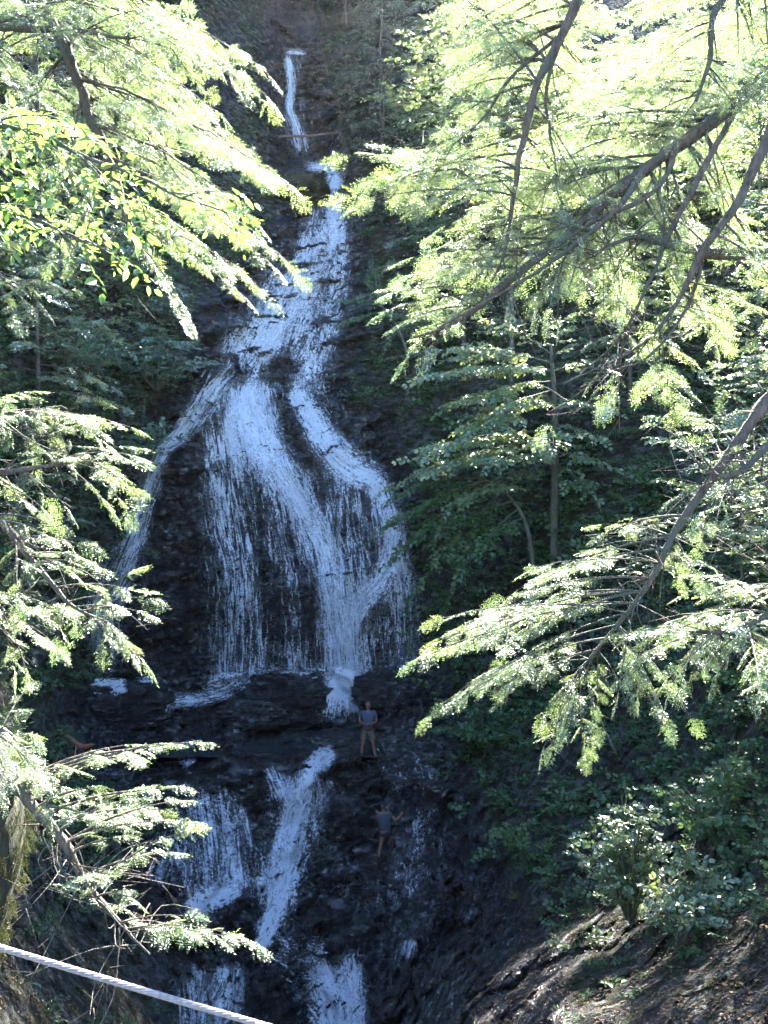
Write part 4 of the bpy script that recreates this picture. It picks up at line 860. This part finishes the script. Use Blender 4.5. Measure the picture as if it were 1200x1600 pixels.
# right side
near_tree('hemlock_tree', 'tree', 'large near hemlock at the upper right with thick dark limbs over sunlit foliage',
    [(1750, 1700, 9, .34), (1700, 900, 9, .31), (1660, 300, 9.2, .27), (1640, -200, 9.4, .22), (1630, -700, 9.6, .15)],
    [dict(path=[(1330, 20, 9, .085), (1200, 120, 8.8, .072), (1100, 200, 8.7, .06), (1000, 270, 8.6, .05), (900, 355, 8.6, .036), (800, 435, 8.6, .034), (720, 500, 8.7, .02), (640, 530, 8.8, .008)],
          boughs=[(.2, 1020, 60, 9.6), (.3, 930, 150, 9.8), (.4, 830, 230, 9.8), (.5, 760, 330, 9.6), (.35, 960, 250, 9.8), (.6, 700, 400, 9.4), (.55, 830, 420, 9.2), (.75, 640, 430, 9.2), (.85, 640, 500, 9), (.6, 960, 440, 9), (.5, 1060, 420, 8.6), (.4, 1130, 330, 8.4), (.65, 860, 480, 8.8), (.25, 1080, 120, 9.4)], twigs=22),
     dict(path=[(1200, -220, 9, .06), (1000, -160, 8.6, .05), (905, 0, 8.4, .042), (850, 110, 8.4, .035), (815, 220, 8.4, .028), (803, 300, 8.4, .02), (790, 390, 8.4, .012), (770, 440, 8.4, .006)],
          boughs=[(.4, 760, 60, 9), (.45, 700, 20, 9.4), (.5, 720, 130, 9.2), (.6, 740, 190, 9), (.7, 690, 310, 8.8), (.72, 540, 300, 9, dict(gap=.35)), (.75, 700, 260, 8.9), (.5, 900, 130, 8.8), (.9, 730, 420, 8.6, dict(gap=.4)), (.65, 870, 260, 8.8)], twigs=14),
     dict(path=[(1330, 400, 8.6, .065), (1200, 395, 8.4, .058), (1120, 397, 8.3, .052), (1060, 384, 8.3, .045), (1000, 370, 8.3, .024), (950, 385, 8.3, .014), (930, 400, 8.3, .006)], boughs=[(.6, 1010, 330, 8.6, dict(gap=.5)), (.7, 960, 430, 8.6, dict(gap=.5)), (1, 900, 420, 8.6)], twigs=16, jit=.8),
     dict(path=[(1300, 80, 8.4, .06), (1195, 230, 8.2, .042), (1150, 320, 8.1, .036), (1100, 390, 8.1, .03), (1060, 470, 8.1, .02), (1000, 540, 8.2, .012), (880, 600, 8.4, .005)], boughs=[(.5, 1190, 420, 8.4), (.6, 1060, 360, 8.8, dict(gap=.4)), (.7, 1130, 510, 8.6), (.85, 960, 600, 8.6, dict(gap=.6)), (.8, 1040, 600, 8.8, dict(gap=.5))], twigs=22),
     dict(path=[(1150, 165, 8.5, .03), (1080, 300, 8.3, .024), (1030, 400, 8.3, .018), (985, 500, 8.3, .012), (940, 560, 8.4, .004)], boughs=[(.8, 960, 600, 8.5, dict(gap=.7))], twigs=14, attach=False, dupe=0, jit=1.5),
     dict(path=[(1010, 262, 8.5, .03), (960, 330, 8.3, .022), (860, 410, 8.2, .016), (760, 470, 8.2, .011), (690, 505, 8.2, .004)], boughs=[(.9, 680, 540, 8.3, dict(gap=.6))], twigs=14, attach=False, dupe=0, jit=1.5),
     dict(path=[(1060, 225, 8.6, .028), (1020, 300, 8.4, .02), (930, 345, 8.3, .015), (850, 400, 8.3, .009), (800, 440, 8.3, .003)], boughs=[(.9, 800, 460, 8.3, dict(gap=.6))], twigs=12, attach=False, dupe=0, jit=1.5),
     dict(path=[(890, 20, 8.5, .022), (862, 100, 8.4, .017), (852, 200, 8.4, .012), (868, 290, 8.4, .004)], boughs=[(.9, 880, 320, 8.4, dict(gap=.6))], twigs=8, attach=False, dupe=0, jit=1.5),
     dict(path=[(870, 60, 8.5, .02), (800, 120, 8.5, .014), (750, 190, 8.6, .009), (700, 230, 8.7, .003)], boughs=[(.9, 690, 260, 8.7, dict(gap=.6))], twigs=8, attach=False, dupe=0, jit=1.5),
     dict(path=[(1100, 390, 8.2, .02), (1075, 480, 8.2, .015), (1010, 560, 8.2, .01), (940, 590, 8.3, .006), (870, 640, 8.3, .003)], boughs=[(.9, 860, 660, 8.3, dict(gap=.8))], twigs=14, attach=False, dupe=0, jit=1.5),
     dict(path=[(1250, -80, 8.2, .05), (1130, 0, 8, .03), (1110, 90, 8, .02), (1085, 160, 8, .012)], boughs=[(.4, 1180, 60, 8.2), (.6, 1060, 60, 8.2), (.8, 1150, 160, 8.2), (.5, 1010, -10, 8.6), (1, 1060, 200, 8.2), (.3, 1200, 0, 8)])],
    HEM, M_HEM, M_BARK, 65, spray=.25, step=.10, lat=.46, gap=.1, dupe=4)
near_tree('hemlock_tree', 'tree', 'near hemlock at the right edge with a long bare bough ending in glowing white sprays',
    [(1620, 1900, 7.6, .26), (1590, 1200, 7.7, .24), (1560, 500, 7.8, .2), (1550, -100, 8, .15)],
    [dict(path=[(1330, 480, 7.7, .06), (1200, 625, 7.6, .05), (1140, 710, 7.5, .038), (1085, 785, 7.5, .032), (1050, 840, 7.5, .026), (1015, 910, 7.5, .02), (970, 970, 7.5, .018), (920, 1030, 7.5, .01), (900, 1060, 7.5, .005)],
          boughs=[(.62, 845, 905, 7.6), (.66, 785, 935, 7.6), (.7, 725, 990, 7.6), (.74, 700, 1000, 7.5), (.72, 805, 1000, 7.4), (.8, 725, 1085, 7.5), (.85, 785, 1060, 7.4), (.9, 860, 1110, 7.4), (.95, 930, 1130, 7.4), (1, 880, 1135, 7.4), (.85, 1040, 1130, 7.5), (.8, 990, 1080, 7.4), (.65, 920, 870, 7.8), (.58, 940, 820, 7.9), (.6, 1060, 900, 7.7), (.9, 835, 1050, 7.4)], twigs=34, jit=.5, opt=dict(bare0=.35)),
     dict(path=[(1330, 640, 7.4, .04), (1210, 690, 7.3, .032), (1160, 735, 7.3, .024), (1120, 740, 7.4, .014), (1050, 700, 7.6, .006)], boughs=[(.6, 1130, 640, 7.6, dict(gap=.6)), (.8, 1040, 660, 7.8, dict(gap=.7)), (.7, 1100, 800, 7.4, dict(gap=.5))], twigs=16),
     dict(path=[(1330, 900, 7.4, .035), (1220, 950, 7.3, .026), (1150, 985, 7.3, .018), (1080, 990, 7.3, .01)], boughs=[(.4, 1120, 930, 7.4), (.6, 1020, 1000, 7.4), (.8, 1010, 1020, 7.3), (1, 1000, 985, 7.4), (.7, 1120, 1060, 7.3), (.5, 1190, 1040, 7.2), (.5, 1090, 900, 7.6), (.9, 1060, 1060, 7.4)], twigs=10)],
    HEM, M_HEM, M_BARK, 66, spray=.18, step=.08, lat=.44, gap=.14, dupe=2)

# ------------------------------------------------------------------ cable, log, driftwood
def rope(name, label, cat, a, b, rad, mat, turns_per_m=16):
    a = np.asarray(a); b = np.asarray(b); L = np.linalg.norm(b - a); n = int(L * turns_per_m * 10); t = np.linspace(0, 1, n)
    p = a + t[:, None] * (b - a) - UP * (0.012 * L * 4 * t * (1 - t))[:, None]; d = nrm(b - a); A = nrm(np.cross(d, UP)); B = np.cross(A, d)
    g = Geo()
    for k in range(6):
        th = t * L * turns_per_m * 2 * math.pi / 6 * 2 + k * math.pi / 3
        g.tube(p + rad * .62 * (np.cos(th)[:, None] * A + np.sin(th)[:, None] * B), np.full(n, rad * .42), 6)
    g.tube(p[::10], np.full(len(p[::10]), rad * .6), 6)
    return tag(g.build(name, mat, None), label, cat)
rope('cable', 'pale twisted cable slanting across the bottom left corner', 'cable', W(-900, 1188, 2.3), W(1300, 1838, 2.3), .0074, plain_mat('cable_fibre', (.22, .18, .175), .8, 120, .3), 26)
def log(name, label, cat, pts, mat, seed=0):
    a = np.array(pts, float); c = smooth_path(np.column_stack([W(a[:, 0], a[:, 1], a[:, 2]), a[:, 3]]), 24); g = Geo()
    g.tube(c[:, :3] + .03 * fbm(c[:, :3] * 2, 2, seed)[:, None], np.concatenate([[.005], c[1:-1, 3] * (1 + .2 * fbm(c[1:-1, :3] * 6, 2, seed)), [.005]]), 8)
    return tag(g.build(name, mat, None), label, cat)
log('fallen_log', 'pale bare log lying across the upper plunge', 'log', [(420, 214, 58, .07), (450, 213, 59, .08), (490, 212, 59.3, .07), (530, 207, 58.5, .06)], M_TWIG, 3)
DW = [(98, 1151, .03), (108, 1154, .07), (118, 1163, .08), (130, 1167, .08), (147, 1163, .05)]
yd = min(float(bilin(GD, x, y)) for x, y, _ in DW)
log('driftwood', 'curved orange brown piece of driftwood on the dark shelf at the left', 'driftwood', [(x, y, yd - .1, r_) for x, y, r_ in DW], plain_mat('orange_wood', (.20, .075, .04), .8, 12), 5)

# ------------------------------------------------------------------ people
def skin(name, joints, edges, mat, parent, sub=2, root=0):
    names = list(joints); me = bpy.data.meshes.new(name); o = bpy.data.objects.new(name, me); col.objects.link(o)
    base = np.array(parent.location)
    me.from_pydata([tuple(np.array(joints[k][:3]) - base) for k in names], [(names.index(a), names.index(b)) for a, b in edges], [])
    m = o.modifiers.new('Skin', 'SKIN'); m.use_smooth_shade = True
    for i, k in enumerate(names):
        s_ = me.skin_vertices[0].data[i]; r_ = joints[k][3:]; s_.radius = (r_[0], r_[1] if len(r_) > 1 else r_[0]); s_.use_root = (i == root)
    ss = o.modifiers.new('Sub', 'SUBSURF'); ss.levels = sub; ss.render_levels = sub
    dg = bpy.context.evaluated_depsgraph_get(); me2 = bpy.data.meshes.new_from_object(o.evaluated_get(dg))
    o.modifiers.clear(); o.data = me2; me2.name = name; me2.materials.clear(); me2.materials.append(mat); o.parent = parent
    return o
M_SKIN = plain_mat('skin', (.17, .075, .05), .55, 40, .08); M_HAIR = plain_mat('dark_hair', (.018, .013, .011), .5, 60)
M_SHIRT = plain_mat('blue_grey_cloth', (.045, .054, .09), .9, 25, .12); M_KHAKI = plain_mat('khaki_cloth', (.10, .078, .055), .9, 25, .12)
M_DARK = plain_mat('dark_cloth', (.03, .026, .03), .9, 25, .15); M_GREY = plain_mat('grey_cloth', (.036, .04, .048), .9, 25, .12); M_BLACK = plain_mat('black_cloth', (.012, .012, .014), .9, 25, .15)
def hand(J, E, pre, wrist, fwd, side, k=1.0):
    """palm, four fingers of unequal length and a thumb, slightly curled"""
    w = np.asarray(wrist, float); f = nrm(fwd); s_ = nrm(side); n_ = np.cross(f, s_)
    J[pre + 'palm'] = (*(w + f * .05 * k), .03 * k, .016 * k); E.append((pre + 'wrist', pre + 'palm'))
    for i, l in enumerate((.065, .078, .074, .058)):
        b = w + f * .085 * k + s_ * (.027 - .018 * i) * k; J[f'{pre}k{i}'] = (*b, .0085 * k)
        J[f'{pre}m{i}'] = (*(b + f * l * .5 * k + n_ * .008 * k), .008 * k); J[f'{pre}t{i}'] = (*(b + f * l * .85 * k + n_ * .03 * k), .0065 * k)
        E += [(pre + 'palm', f'{pre}k{i}'), (f'{pre}k{i}', f'{pre}m{i}'), (f'{pre}m{i}', f'{pre}t{i}')]
    J[pre + 'th'] = (*(w + f * .045 * k + s_ * .042 * k), .010 * k); J[pre + 'tt'] = (*(w + f * .085 * k + s_ * .058 * k + n_ * .012 * k), .008 * k)
    E += [(pre + 'palm', pre + 'th'), (pre + 'th', pre + 'tt')]

def person_standing():
    Yp = 30.0
    fl = ground(565, 1188); fr = ground(588, 1182)
    Yp = min(fl[1], fr[1]) - .05
    o = W(575, 1187, Yp); root = empty('person', o, 'person standing barefoot with hands held together, in blue grey shirt and khaki shorts', 'person')
    o = np.array(o)
    def j(x, y, z, *r): return (o[0] + x, o[1] + y, o[2] + z, *r)
    J = {}; E = []
    def chain(*n): E.extend(zip(n[:-1], n[1:]))
    J['pelvis'] = j(0, 0, .93, .15, .10); J['spine'] = j(0, -.01, 1.12, .14, .10); J['chest'] = j(0, 0, 1.34, .16, .11); J['neck0'] = j(0, 0, 1.47, .065); J['neck'] = j(0, -.01, 1.53, .052)
    J['jaw'] = j(0, -.035, 1.585, .062, .07); J['head'] = j(0, -.02, 1.655, .078, .092); J['crown'] = j(0, -.005, 1.72, .055, .07); J['nose'] = j(0, -.125, 1.64, .012)
    chain('pelvis', 'spine', 'chest', 'neck0', 'neck', 'jaw', 'head', 'crown'); E.append(('head', 'nose'))
    for s_, p in ((-1, 'L'), (1, 'R')):
        J[p + 'ear'] = j(s_ * .088, 0, 1.645, .014, .022); E.append(('head', p + 'ear'))
        J[p + 'sh'] = j(s_ * .185, 0, 1.42, .062); J[p + 'ua'] = j(s_ * .235, .01, 1.29, .05); J[p + 'el'] = j(s_ * .255, -.02, 1.155, .042); J[p + 'fa'] = j(s_ * .17, -.13, 1.13, .038); J[p + 'wrist'] = j(s_ * .09, -.215, 1.12, .027)
        chain('chest', p + 'sh', p + 'ua', p + 'el', p + 'fa', p + 'wrist')
        hand(J, E, p, J[p + 'wrist'][:3], np.array([-s_ * .9, -.35, -.1]), np.array([0, -.1, 1.0]))
        zf = (.02 if s_ < 0 else .12)
        J[p + 'hip'] = j(s_ * .095, 0, .86, .095); J[p + 'th2'] = j(s_ * .125, -.01, .68, .08); J[p + 'kn'] = j(s_ * .155, -.03, .49, .055); J[p + 'ca'] = j(s_ * .175, .01, .34, .052); J[p + 'an'] = j(s_ * .2, .0, .09 + zf, .036); J[p + 'heel'] = j(s_ * .2, .03, .035 + zf, .036)
        J[p + 'ball'] = j(s_ * .225, -.12, .025 + zf, .038, .022); J[p + 'toe'] = j(s_ * .235, -.18, .018 + zf, .03, .016)
        chain('pelvis', p + 'hip', p + 'th2', p + 'kn', p + 'ca', p + 'an', p + 'ball', p + 'toe'); E.append((p + 'an', p + 'heel'))
    skin('body', J, E, M_SKIN, root)
    C = {}; E = []
    C['a'] = j(0, -.01, .98, .172, .125); C['b'] = j(0, -.01, 1.12, .165, .125); C['c'] = j(0, 0, 1.34, .185, .132); C['d'] = j(0, 0, 1.46, .085, .075); E += [('a', 'b'), ('b', 'c'), ('c', 'd')]
    for s_, p in ((-1, 'L'), (1, 'R')):
        C[p + 's'] = j(s_ * .187, 0, 1.42, .078); C[p + 'u'] = j(s_ * .245, .01, 1.26, .066); E += [('c', p + 's'), (p + 's', p + 'u')]
    skin('shirt', C, E, M_SHIRT, root)
    C = {'a': j(0, -.012, 1.06, .178, .132), 'b': j(0, -.012, .97, .186, .138), 'c': j(0, -.012, .86, .178, .13)}
    skin('jacket', C, [('a', 'b'), ('b', 'c')], M_DARK, root)['label'] = 'dark jacket tied round the waist'
    C = {'p': j(0, 0, .95, .172, .125)}; E = []
    for s_, p in ((-1, 'L'), (1, 'R')):
        C[p + '1'] = j(s_ * .1, 0, .84, .115); C[p + '2'] = j(s_ * .13, -.01, .68, .102); C[p + '3'] = j(s_ * .15, -.02, .54, .095); E += [('p', p + '1'), (p + '1', p + '2'), (p + '2', p + '3')]
    skin('shorts', C, E, M_KHAKI, root)
    C = {'a': j(0, .03, 1.62, .082, .07), 'b': j(0, .012, 1.69, .09, .095), 'c': j(0, -.01, 1.745, .06, .075)}
    skin('hair', C, [('a', 'b'), ('b', 'c')], M_HAIR, root)
person_standing()

def person_climbing():
    Yf = float(bilin(GD, 592, 1338)); k = Yf / F
    gd = lambda x, y: float(bilin(GD, x, y))
    # body leans along the rock; keep every joint in front of it
    def q(px, py, dy, *r): return (*W(px, py, Yf + dy), *r)
    sh = min(0, min(gd(x, y) - (Yf + d + rr) for x, y, d, rr in ((602, 1297, .12, .2), (600, 1272, .3, .2), (598, 1260, .35, .15), (610, 1310, .15, .1), (627, 1273, .3, .05))))
    D = lambda d: d + sh
    root = empty('person', W(592, 1338, Yf), 'person climbing the wet rocks with right arm raised, in grey shirt and dark shorts', 'person')
    J = {}; E = []
    def chain(*n): E.extend(zip(n[:-1], n[1:]))
    J['pelvis'] = q(602, 1298, D(.1), .14, .10); J['spine'] = q(601, 1288, D(.16), .13, .10); J['chest'] = q(600, 1276, D(.22), .155, .11); J['neck'] = q(599, 1268, D(.26), .055); J['head'] = q(598, 1260.5, D(.25), .085, .09); J['crown'] = q(597, 1256.5, D(.24), .06); J['nose'] = q(597.5, 1261, D(.36), .013)
    chain('pelvis', 'spine', 'chest', 'neck', 'head', 'crown'); E.append(('head', 'nose'))
    J['Rsh'] = q(609.5, 1272, D(.22), .06); J['Rel'] = q(617.5, 1282.5, D(.2), .043); J['Rfa'] = q(622, 1278, D(.22), .038); J['Rwrist'] = q(626, 1274.5, D(.24), .027)
    chain('chest', 'Rsh', 'Rel', 'Rfa', 'Rwrist'); hand(J, E, 'R', J['Rwrist'][:3], np.array([.55, .4, .75]), np.array([-.7, .1, .5]))
    J['Lsh'] = q(590.5, 1272.5, D(.22), .06); J['Lel'] = q(587, 1281, D(.36), .043); J['Lwrist'] = q(589, 1273, D(.52), .027)
    chain('chest', 'Lsh', 'Lel', 'Lwrist'); hand(J, E, 'L', J['Lwrist'][:3], np.array([-.1, .5, .85]), np.array([.8, 0, .1]))
    J['Lhip'] = q(598, 1302, D(.08), .092); J['Lkn'] = q(595.5, 1316, D(.08) * .6, .056); J['Lca'] = q(594, 1324, 0 + sh * .3, .05); J['Lan'] = q(592.5, 1334, -.05, .036); J['Lball'] = q(592, 1338.3, -.1, .036, .024); J['Ltoe'] = q(591.8, 1339, -.04, .03, .016)
    chain('pelvis', 'Lhip', 'Lkn', 'Lca', 'Lan', 'Lball', 'Ltoe')
    J['Rhip'] = q(607, 1302, D(.1), .092); J['Rkn'] = q(611.5, 1310, D(.2), .056); J['Ran'] = q(607, 1318, D(.28), .036); J['Rtoe'] = q(609, 1320, D(.38), .03, .018)
    chain('pelvis', 'Rhip', 'Rkn', 'Ran', 'Rtoe')
    skin('body', J, E, M_SKIN, root)
    C = {'a': q(602.3, 1301, D(.10), .19, .16), 'b': q(601.2, 1290, D(.15), .178, .145), 'c': q(600, 1277, D(.22), .18, .13), 'd': q(599.3, 1270, D(.25), .08), 'r': q(609.8, 1272.5, D(.22), .075), 'r2': q(614.5, 1278.5, D(.21), .064), 'l': q(590.2, 1273, D(.22), .075), 'l2': q(586, 1276.5, D(.28), .064)}
    skin('shirt', C, [('a', 'b'), ('b', 'c'), ('c', 'd'), ('c', 'r'), ('r', 'r2'), ('c', 'l'), ('l', 'l2')], M_GREY, root)
    C = {'p0': q(602, 1295.5, D(.115), .172, .13), 'p': q(602.3, 1299, D(.1), .172, .13), 'l': q(598, 1303, D(.08), .112), 'l2': q(596.8, 1309.5, D(.07), .095), 'r': q(607, 1302.5, D(.1), .112), 'r2': q(609.8, 1307, D(.16), .095)}
    skin('shorts', C, [('p0', 'p'), ('p', 'l'), ('l', 'l2'), ('p', 'r'), ('r', 'r2')], M_BLACK, root)
    C = {'a': q(598.3, 1263.5, D(.2), .08, .07), 'b': q(597.6, 1259.5, D(.2), .098, .095), 'c': q(597, 1256, D(.23), .07)}
    skin('hair', C, [('a', 'b'), ('b', 'c')], M_HAIR, root)
person_climbing()

# ------------------------------------------------------------------ thin scattering volume added to stand in for lens glare
hz, hnt, hout = new_mat('glare_volume'); pv = hnt.nodes.new('ShaderNodeVolumePrincipled')
pv.inputs['Color'].default_value = (.93, .95, 1, 1); pv.inputs['Density'].default_value = .00006; pv.inputs['Anisotropy'].default_value = .72; pv.inputs['Density Attribute'].default_value = ''
hnt.links.new(pv.outputs[0], hout.inputs['Volume'])
x0, x1, y0, y1, z0, z1 = -150, 150, -150, 200, -16.6, 110
hv = np.array([[x, y, z] for z in (z0, z1) for y in (y0, y1) for x in (x0, x1)], float)
glare_veil = mesh('glare_veil', hv, np.array([[0, 2, 3, 1], [4, 5, 7, 6], [0, 1, 5, 4], [1, 3, 7, 5], [3, 2, 6, 7], [2, 0, 4, 6]]), hz, None, None, False)
tag(glare_veil, 'thin added veil standing in for lens glare', 'glare_veil', None, 'stuff')
